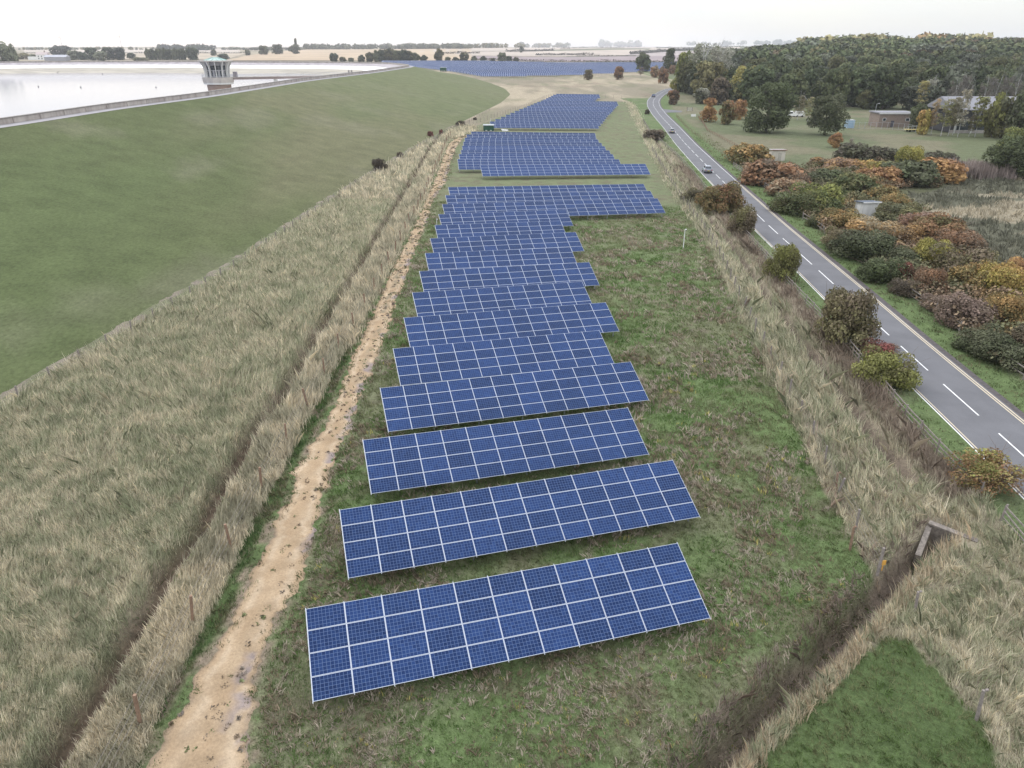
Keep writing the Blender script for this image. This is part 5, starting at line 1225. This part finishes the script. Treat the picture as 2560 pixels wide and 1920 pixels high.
# ------------------------------------------------------------------ cars
def car(loc, heading, paint, label, estate=False, roofc=None):
    r = thing('car', label, 'car', loc, heading)          # local +Y = forward
    L_, Wc = 4.3, 1.76
    sect = [(-2.15, .45, .95, .96), (-2.1, .35, .98, 1.0), (-1.2, .28, 1.0, 1.0), (0, .26, .98, 1.0), (1.0, .28, .96, 1.0), (1.75, .3, .84, .97), (2.1, .36, .66, .86), (2.15, .45, .58, .8)]
    P, F = [], []
    for y, z0_, z1_, ws in sect:
        w_ = Wc/2*ws; P += [(-w_*.94, y, z0_), (-w_, y, z0_+.2), (-w_, y, z1_-.14), (-w_*.88, y, z1_), (w_*.88, y, z1_), (w_, y, z1_-.14), (w_, y, z0_+.2), (w_*.94, y, z0_)]
    n_ = len(sect)
    for i in range(n_-1):
        for k in range(8): F.append((i*8+k, (i+1)*8+k, (i+1)*8+(k+1) % 8, i*8+(k+1) % 8))
    F += [tuple(range(8)), tuple(range((n_-1)*8, n_*8))[::-1]]
    b = MB(); b.add(P, F); b.build('body', paint, r)
    rear = -1.95 if estate else -1.65
    cab = [(-.72, rear, .95), (.72, rear, .95), (.74, 1.05, .93), (-.74, 1.05, .93), (-.56, rear+.38, 1.42), (.56, rear+.38, 1.42), (.58, .25, 1.44), (-.58, .25, 1.44)]
    b = MB(); b.add(cab, [(0, 1, 5, 4), (1, 2, 6, 5), (2, 3, 7, 6), (3, 0, 4, 7), (4, 5, 6, 7)]); b.build('window_glass', M['glass'], r)
    b = MB(); b.add([(-.59, rear+.34, 1.425), (.59, rear+.34, 1.425), (.6, .3, 1.445), (-.6, .3, 1.445), (-.56, rear+.36, 1.49), (.56, rear+.36, 1.49), (.56, .22, 1.5), (-.56, .22, 1.5)], [(0, 1, 5, 4), (1, 2, 6, 5), (2, 3, 7, 6), (3, 0, 4, 7), (4, 5, 6, 7), (3, 2, 1, 0)])
    for s__ in (-1, 1):
        b.beam((s__*.73, rear, .96), (s__*.58, rear+.36, 1.44), .06, .05); b.beam((s__*.74, 1.05, .94), (s__*.58, .27, 1.45), .06, .05); b.beam((s__*.745, -.35, .96), (s__*.59, -.35, 1.44), .05, .05)
    b.build('roof', roofc or paint, r)
    for y in (-1.3, 1.32):
        for s__ in (-1, 1):
            b = MB(); b.tube((s__*.68, y, .32), (s__*.89, y, .32), .32, n=16); wl = b.build('wheel', M['black'], r)
            b = MB(); b.tube((s__*.88, y, .32), (s__*.9, y, .32), .2, n=12); b.build('rim', M['galv'], wl)
    for s__ in (-1, 1):
        b = MB(); b.box((s__*.68, -2.14, .8), (.26, .06, .2)); b.build('tail_light', simple('tail_red', (.35, .02, .02), .3), r)
        b = MB(); b.box((s__*.6, 2.1, .6), (.34, .1, .14)); b.build('headlight', M['white'], r)
        b = MB(); b.box((s__*.98, .75, 1.0), (.2, .1, .13)); b.build('mirror', paint, r)
    b = MB(); b.box((0, -2.165, .62), (.52, .02, .12)); b.build('number_plate', simple('plate_yellow', (.65, .5, .06), .5), r)
    b = MB(); b.box((0, -2.15, .42), (1.6, .1, .16)); b.build('bumper', simple('bumper_dark', (.05, .05, .055), .6), r)
    return r
def on_road(px, py, side, away=True):
    p = G(px, py); i = np.linalg.norm(rc-p[:2], axis=1).argmin(); q = rc[i]+nrm[i]*side*hw*.5
    hd = math.atan2(-tn[i][0], tn[i][1]); 
    return (q[0], q[1], zb(*rc[i])+.06), hd if away else hd+math.pi
def cpaint(n_, c): return simple(n_, c, .25, .6, .3, var=.04)
l, h_ = on_road(1773, 430, -1); car(l, h_, cpaint('grey_silver_paint', (.34, .37, .42)), 'silver grey hatchback driving away, nearest car on the road')
l, h_ = on_road(1676, 332, -1); car(l, h_, cpaint('silver_paint', (.36, .37, .39)), 'dark silver estate car driving away before the bend', True)
l, h_ = on_road(1652, 243, 1, False); l2, h_ = on_road(1646, 243, -1); car(l2, h_, cpaint('blue_paint', (.12, .2, .36)), 'light blue car in the road bend, farthest of the three')
for (px, py, lb) in [(*c1(1690, 850), 'white van parked behind the slim birches, left one'), (*c1(1745, 850), 'white van parked behind the slim birches, right one')]:
    p = G(px, py); r = thing('parked_van', lb, 'van', (p[0], p[1], zb(p[0], p[1])), R(80)); b = MB()
    P = []
    for x in (-.95, .95): P += [(x, y, z) for y, z in ((-2.6, .4), (2.5, .4), (2.6, 1.1), (1.7, 1.35), (1.2, 2.2), (-2.5, 2.25))]
    b.add(P, [tuple(range(6)), tuple(range(6, 12))[::-1]]+[(k, 6+k, 6+(k+1) % 6, (k+1) % 6) for k in range(6)]); b.build('body', M['white'], r)
    b = MB(); b.add([(-.8, 1.72, 1.38), (.8, 1.72, 1.38), (.75, 1.3, 2.08), (-.75, 1.3, 2.08)], [(0, 1, 2, 3)]); 
    for s__ in (-.965, .965): b.box((s__, .9, 1.65), (.02, 1.0, .6))
    b.build('window_glass', M['glass'], r)
    for y in (-1.6, 1.6):
        for s__ in (-1, 1):
            b = MB(); b.tube((s__*.75, y, .36), (s__*.98, y, .36), .36, n=14); b.build('wheel', M['black'], r)
# gate and sign by the meadow entrance
p = G(*c1(548, 790)); r = thing('stock_gate', 'grey metal gate frame at the meadow entrance', 'gate', (p[0], p[1], zb(p[0], p[1])))
b = MB(); b.box((-1.2, 0, .9), (.2, .2, 1.8)); b.build('gate_post', M['wood_grey'], r); b = MB(); b.box((1.2, 0, .9), (.2, .2, 1.8)); b.build('gate_post', M['wood_grey'], r)
b = MB(); [b.box((0, 0, z), (2.3, .06, .07)) for z in (.3, .6, .9, 1.2, 1.5)]; b.beam((-1.1, .04, .3), (1.1, .04, 1.5), .04, .06); b.build('gate_panel', M['galv'], r)
p = G(*c1(588, 868)); r = thing('sign_board', 'small white sign board on posts by the meadow gate', 'sign', (p[0], p[1], zb(p[0], p[1])))
b = MB(); b.box((0, 0, 1.2), (2.0, .05, .9)); b.build('board', M['white'], r); b = MB(); b.box((-.8, .05, .7), (.08, .08, 1.4)); b.box((.8, .05, .7), (.08, .08, 1.4)); b.build('leg', M['wood_grey'], r)
# side lane off the road
a = G(*c1(240, 765)); b_ = G(*c1(270, 805)); c_ = G(*c1(470, 785)); d_ = G(*c1(455, 800)); q = [a, b_, d_, c_]
V = [(x[0], x[1], zb(x[0], x[1])+.05) for x in q]; tag(ob('side_lane', mesh('side_lane', V, [(0, 1, 2, 3)], M['asphalt'])), kind='structure', label='short paved entrance off the road to the meadow gate')

# ------------------------------------------------------------------ far fields, hedges, trees
def field(pts, colr, label, n=14, dz=.6):
    """four photo corners -> a sheet draped on the land"""
    a, b, c, d_ = [np.array(G(*p)) for p in pts]; V = []; 
    for j in range(n+1):
        for i in range(n+1):
            u, v = i/n, j/n; q = (a*(1-u)+b*u)*(1-v)+(d_*(1-u)+c*u)*v; V.append((q[0], q[1], zb(q[0], q[1])+dz))
    V = np.array(V); cl = np.tile(np.array(colr), (len(V), 1))*(.92+.16*fbm(V[:, 0]*.01, V[:, 1]*.004, 3))[:, None]
    tag(ob('field', mesh('field', V, grid_faces(n+1, n+1), M['field'], col=cl, smooth=True)), kind='structure', label=label)
STUB = (.42, .33, .23); PLOUGH = (.27, .22, .22); PALE = (.43, .37, .31); GRN = (.30, .30, .2)
field([(560,152),(1180,152),(1180,131),(620,139)], STUB, 'tan stubble field beyond the dam')
field([(620,139),(1180,131),(1180,122),(760,124)], STUB, 'upper tan stubble field')
field([(60,149),(560,150),(620,134),(60,134)], (.4, .34, .26), 'tan field behind the reservoir farm')
field([(60,133),(600,133),(600,122),(60,123)], (.43, .38, .32), 'pale far field on the left')
field([(1180,150),(1700,155),(1700,139),(1180,141)], PLOUGH, 'purple ploughed field beyond the solar farm')
field([(1100,140),(1560,139),(1620,124),(1130,131)], PALE, 'pale stubble field in the middle distance')
field([(1040,131),(1280,128),(1290,120),(1100,122)], PALE, 'bright stubble strip behind the trees')
field([(1290,128),(1700,121),(1700,117),(1290,119)], PALE, 'long pale field on the skyline')
field([(1560,138),(1760,142),(1810,126),(1620,127)], (.36, .31, .29), 'mauve field left of the wood')
field([(1620,125),(1850,121),(1850,116),(1640,119)], PALE, 'small pale field above the wood corner')
def far_tree(px, py, wp_, hp_, c1_, c2_, label, kind='tree', group=None, fine=0, name='far_tree'):
    p = G(px, py); d_ = depth(p); w_ = wp_*d_/FPX; h_ = hp_*d_/FPX/.95
    return plant(name, label, 'tree', kind, random.randrange(4), fine, (p[0], p[1], zb(p[0], p[1])-h_*.02), w_, h_, c1_, c2_, group, trunk=True)
FG = (.07, .085, .05); FD = (.05, .06, .045); FO = (.20, .18, .09); FP = (.16, .17, .11)
# big tree clump on the left edge, farm trees
for i, (px, py, w_, h_, c_, lb) in enumerate([(10,166,60,58,FP,'grey brown tree at the left edge of the photo beside the beach'),(36,166,34,48,FP,'grey green tree right of the clump at the left edge'),(155,141,56,24,FD,'dark round tree beside the white farmhouse'),(188,150,34,22,FP,'pale green tree right of the grey farm shed'),
   (232,151,40,28,FG,'green tree in the farm grove, left'),(252,152,36,22,FP,'light green rounded tree in front of the farm grove'),(275,150,36,28,FG,'dark tree in the middle of the farm grove'),(303,150,34,28,FD,'darkest tree at the right end of the farm grove'),(208,150,26,18,FG,'small tree between the shed and the farm grove'),
   (330,148,24,14,FG,'low tree right of the farm grove'),(60,148,40,14,FO,'yellowish hedge tree left of the white farmhouse'),(85,149,26,12,FP,'low bush beside the white farmhouse'),(482,150,38,28,FG,'green tree standing right of the clipped tree row')]):
    far_tree(px, py, w_, h_, c_, tuple(v*1.5 for v in c_), lb)
for i in range(9): far_tree(372+i*11, 150, 17, 25+random.uniform(-1.5, 1.5), FG if i % 3 else FP, (.12, .13, .06), 'green tree in the even row above the far dam wall', group='trees of the even row')
# low scrub in front of grove
far_tree(352, 152, 50, 9, FO, FP, 'low tan scrub below the even tree row', 'bush')
# tree belt left of the distant solar farm
for i, (px, w_, h_) in enumerate([(835,26,20),(858,20,12),(878,18,10),(904,22,16),(925,26,22),(943,28,26),(958,30,28),(975,32,30),(993,30,26),(1010,30,28),(1026,28,26),(1040,26,22),(1060,24,16),(1098,30,30),(1120,18,12),(1140,20,12),(1160,28,22),(1185,18,14),(1208,20,14),(1232,16,10),(1255,26,22),(1272,20,14),(1290,18,12)]):
    far_tree(px, 154+px*.0015, w_, h_, [FG, FD, FP][i % 3], [(.12, .13, .06), FG, FO][(i+1) % 3], 'tree %s in the belt behind the distant solar farm' % ('standing taller and darker' if h_ > 24 else 'of middling height' if h_ > 15 else 'low and bushy'), group='tree belt behind the solar farm')
for px, py, w_, h_, lb in [(620,139,16,14,'small tree in the tan field left'),(660,137,30,20,'round tree on the hedge of the tan field, left of a pair'),(695,136,34,22,'round tree on the hedge of the tan field, right of a pair'),(737,135,34,22,'wide tree at the left end of the far tree line'),(742,135,9,34,'thin tall poplar sticking up above the far tree line'),
    (535,140,16,14,'little tree just above the tower roof'),(560,150,34,14,'pale scrub beside the tower roof'),(1304,112+20,14,16,'bushy tree on the hedge'),(1505,117,18,18,'dark round tree on the skyline'),(1305,118,18,12,'pale tree on the skyline left of the middle'),(1812,114,20,14,'dark tree on the skyline left above the wood'),(1945,110,26,14,'dark tree rising above the wood edge')]:
    far_tree(px, py, w_, h_, FG, FP, lb)
def hedge(pa, pb, hpx, c_, label, n=None):
    a, b = G(*pa), G(*pb); L_ = float(np.linalg.norm(b[:2]-a[:2])); h_ = max(2.0, hpx*depth(a)/FPX); rg = np.random.default_rng(int(pa[0]+pb[0]))
    m_ = n or int(min(3500, max(300, L_*5))); t = rg.uniform(0, 1, m_)
    hh = h_*(.55+.9*fbm(t*L_/25, t*0+pa[0], 4))
    P = np.stack([a[0]+(b[0]-a[0])*t+rg.normal(0, 1.6, m_), a[1]+(b[1]-a[1])*t+rg.normal(0, 1.6, m_), 0*t], 1); P[:, 2] = base(P[:, 0], P[:, 1])+hh*rg.uniform(0.05, 1, m_)
    D = rg.normal(0, 1, (m_, 3)); D[:, 2] += .5; D /= np.linalg.norm(D, axis=1)[:, None]
    V, F, c = leaves(P, D, np.full(m_, max(1.4, h_*.45)), rg); cl = np.array(c_)[None]*c[:, :1]*(1+.6*c[:, 1:2])
    o = np.array([a[0], a[1], zb(a[0], a[1])])
    tag(ob('hedge', mesh('hedge', V-o, F, M['blade'], col=cl), None, tuple(o)), label, 'hedge', 'hedges between the far fields')
HC = (.07, .065, .05)
for pa, pb, h_, lb in [((1265,130),(1385,127),5,'dark hedge strip at the left in the pale far fields'),((1400,124),(1680,117),4,'long thin hedge running to the skyline'),((1340,139),(1485,138),6,'bushy hedge row above the ploughed field'),((1575,137),(1800,121),7,'thick hedge beside the mauve field'),
    ((1090,135),(1200,134),5,'hedge behind the tall tree left of the solar farm'),((1180,150),(1700,156),5,'scrubby hedge along the far side of the solar farm'),((620,126),(760,125),4,'thin hedge between the far tan fields, left'),((60,134),(620,134),3,'faint hedge across the far left fields'),((560,125),(900,121),4,'faint hedge on the left skyline'),
    ((1440,141),(1590,141),3,'broken hedge line in the ploughed field'),((1640,121),(1860,117),3,'far hedge above the corner of the wood')]:
    hedge(pa, pb, h_, HC, lb)
def belt(px0, px1, py, h0, h1, n, cols, label, seed, kd='stuff', far=None):
    """a far wood on the skyline that reads as one mass"""
    rg = np.random.default_rng(seed); V, F, c, b0 = [], [], [], 0
    for i in range(n):
        t = rg.uniform(); px = px0+(px1-px0)*t; p = G(px, py[0]+(py[1]-py[0])*t)
        if far: D_ = ray(px, 105); yy = far*(1+.1*rg.uniform(-1, 1)); xx = D_[0]/D_[1]*yy; p = np.array([xx, yy, zb(xx, yy)])
        d_ = depth(p); h_ = (h0+(h1-h0)*rg.uniform())*d_/FPX; w_ = h_*rg.uniform(.9, 1.6); m_ = 90
        D = rg.normal(0, 1, (m_, 3)); D /= np.linalg.norm(D, axis=1)[:, None]; P = p+D*np.array([w_/2, w_/2, h_/2])*rg.uniform(.6, 1, m_)[:, None]+np.array([0, rg.uniform(-20, 20), h_*.5])
        v, f_, c_ = leaves(P, D, np.full(m_, h_*.3), rg); V.append(v); F.append(f_+b0); b0 += len(v); cc_ = np.array(cols[rg.integers(len(cols))]); c.append(cc_[None]*c_[:, :1])
    tag(ob('far_wood', mesh('far_wood', np.vstack(V), np.vstack(F), M['blade'], col=np.vstack(c))), label, 'wood', kind=kd)
belt(400, 545, (126, 126), 10, 15, 60, [FD, FG], 'dark far wood on the left skyline above the tower', 1)
belt(760, 1180, (124, 122), 8, 14, 150, [FG, FP, FG], 'long far wood on the skyline left of the middle', 2)
belt(40, 400, (125, 125), 4, 8, 90, [FP, FO, FG], 'faint distant trees along the left skyline', 3)
belt(560, 760, (125, 125), 5, 8, 60, [FP, FG], 'faint distant trees above the tan field', 4)
belt(1060, 1420, (121, 119), 6, 12, 90, [FP, FO, FO], 'pale autumn trees along the middle skyline', 5)
belt(1495, 1600, (117, 117), 6, 16, 30, [FO, FO, FP], 'yellowish trees on the skyline beside the dark round tree', 6)
belt(1720, 2000, (114, 110), 5, 10, 60, [FG, FP, FO], 'trees along the skyline above the wood', 7)
belt(2020, 2450, (107, 100), 26, 44, 120, [(.3, .27, .13), (.36, .32, .15), (.2, .21, .11), FG, (.36, .24, .12)], 'sunlit yellow trees on the hill crest behind the wood', 8, far=1130)
belt(2400, 2700, (106, 106), 6, 14, 60, [FG, FP], 'grey far trees on the skyline at the right edge', 9)
# farmhouse and grey shed beyond the dam
p = G(110, 150); fh = thing('farmhouse', 'white farmhouse beyond the reservoir on the left', 'house', (p[0], p[1], zb(p[0], p[1])))
b = MB(); b.box((0, 0, 4), (18, 9, 8)); b.box((-16, 0, 2.5), (14, 8, 5)); b.build('wall', M['white'], fh)
b = MB(); b.add([(-9.5, -5, 8), (9.5, -5, 8), (9.5, 5, 8), (-9.5, 5, 8), (-9.5, 0, 12), (9.5, 0, 12)], [(0, 1, 5, 4), (2, 3, 4, 5), (1, 2, 5), (3, 0, 4), (3, 2, 1, 0)]); rf = b.build('roof', simple('pink_tiles', (.5, .42, .4)), fh)
b = MB(); b.box((4, 0, 12.5), (1.4, 1.4, 3)); b.build('chimney', M['brick'], rf)
for x in (-5, 0, 5):
    for z in (2.4, 5.6): b = MB(); b.box((x, -4.55, z), (1.6, .1, 1.6)); b.build('window', M['glass'], fh)
p = G(150, 151.5); sd = thing('farm_shed', 'long grey farm shed right of the white farmhouse', 'shed', (p[0], p[1]-6, zb(p[0], p[1])))
b = MB(); b.box((0, 0, 2.6), (34, 12, 5.2)); b.build('wall', simple('shed_wall', (.3, .3, .32)), sd)
b = MB(); b.add([(-17.5, -6.5, 5.2), (17.5, -6.5, 5.2), (17.5, 6.5, 5.2), (-17.5, 6.5, 5.2), (-17.5, 0, 8.4), (17.5, 0, 8.4)], [(0, 1, 5, 4), (2, 3, 4, 5), (1, 2, 5), (3, 0, 4), (3, 2, 1, 0)]); b.build('roof', simple('shed_roof', (.42, .43, .47)), sd)
# faint wind turbines on the horizon
for px, top, lb in [(157, 100, 'faint wind turbine above the farmhouse trees'), (305, 98, 'faint wind turbine above the far farm grove')]:
    D = ray(px, 122); y = 4200.; x = D[0]/D[1]*y; z0 = zb(x, y)
    dpt = y*cp+(CAM_H-z0)*sp; hgt = (122-top)/FPX*dpt/cp*.95
    r = thing('wind_turbine', lb, 'wind turbine', (x, y, z0)); hgt = max(hgt, 40)
    b = MB(); b.tube((0, 0, 0), (0, 0, hgt), 1.6, 1.0, 10); b.build('tower', M['tpale'], r); b = MB(); b.box((0, -1, hgt), (2.5, 5, 2.5)); b.build('nacelle', M['tpale'], r)
    for k in range(3):
        t = R(20+120*k); b = MB(); b.tube((0, -3.5, hgt), (math.sin(t)*hgt*.5, -3.5, hgt+math.cos(t)*hgt*.5), 1.0, .3, 6); b.build('blade', M['tpale'], r)

# ------------------------------------------------------------------ scrub under the thicket
TH = np.array([G(*p)[:2] for p in [c5(900, 200), c5(1150, 280), c6(200, 250), c6(500, 180), c6(1000, 170), c6(1560, 190), c6(1640, 290), c6(1250, 400), c6(900, 450), c6(1150, 560), c6(1500, 850), c6(1900, 1150), c7(2150, 250), c7(2250, 800), c7(1700, 720), c7(1450, 470), c7(1000, 130), c6(560, 980), c6(100, 640), c5(1500, 640), c5(1100, 340)]])
rg = np.random.default_rng(31); m_ = 150000; x = rg.uniform(TH[:, 0].min(), TH[:, 0].max(), m_); y = rg.uniform(TH[:, 1].min(), TH[:, 1].max(), m_)
k = inpoly(x, y, TH) & (np.hypot(x-60.5, y-123) > 3.2); x, y = x[k], y[k]; m_ = len(x)
hh = (.2+3.1*fbm(x*.3, y*.3, 12)**1.3)*rg.uniform(.1, 1, m_)**.5; hh = np.where((x > 50) & (x < 67) & (y > 104) & (y < 124), hh*.25, hh); D = rg.normal(0, 1, (m_, 3)); D[:, 2] += .7; D /= np.linalg.norm(D, axis=1)[:, None]
V, F, c = leaves(np.stack([x, y, base(x, y)+hh], 1), D, np.full(m_, .34), rg)
cl = mix(np.array([.15, .155, .085]), np.array([.25, .18, .12]), np.clip(ss(.4, .6, fbm(x*.12, y*.12, 14))+rg.normal(0, .2, m_), 0, 1)); cl = mix(cl, np.array([.36, .24, .11]), ss(.6, .7, fbm(x*.2, y*.2, 16))*.5)
tag(ob('undergrowth', mesh('undergrowth', V, F, M['blade'], col=np.repeat(cl, 4, 0)*c[:, :1])), 'tangled bramble undergrowth filling the thicket right of the road', 'undergrowth', kind='stuff')

# ------------------------------------------------------------------ the air
b = MB(); b.box((0, 4300, 58), (16500, 10400, 124))
hm = bpy.data.materials.new('haze'); hm.use_nodes = True; ht = hm.node_tree; ht.nodes.clear()
pv = ht.nodes.new('ShaderNodeVolumePrincipled'); pv.inputs['Color'].default_value = (.93, .95, 1.0, 1); pv.inputs['Density'].default_value = HAZE; pv.inputs['Anisotropy'].default_value = .2
mo_ = ht.nodes.new('ShaderNodeOutputMaterial'); ht.links.new(pv.outputs[0], mo_.inputs['Volume'])
hz = b.build('haze', hm); tag(hz, kind='stuff', label='pale autumn haze over the whole landscape')
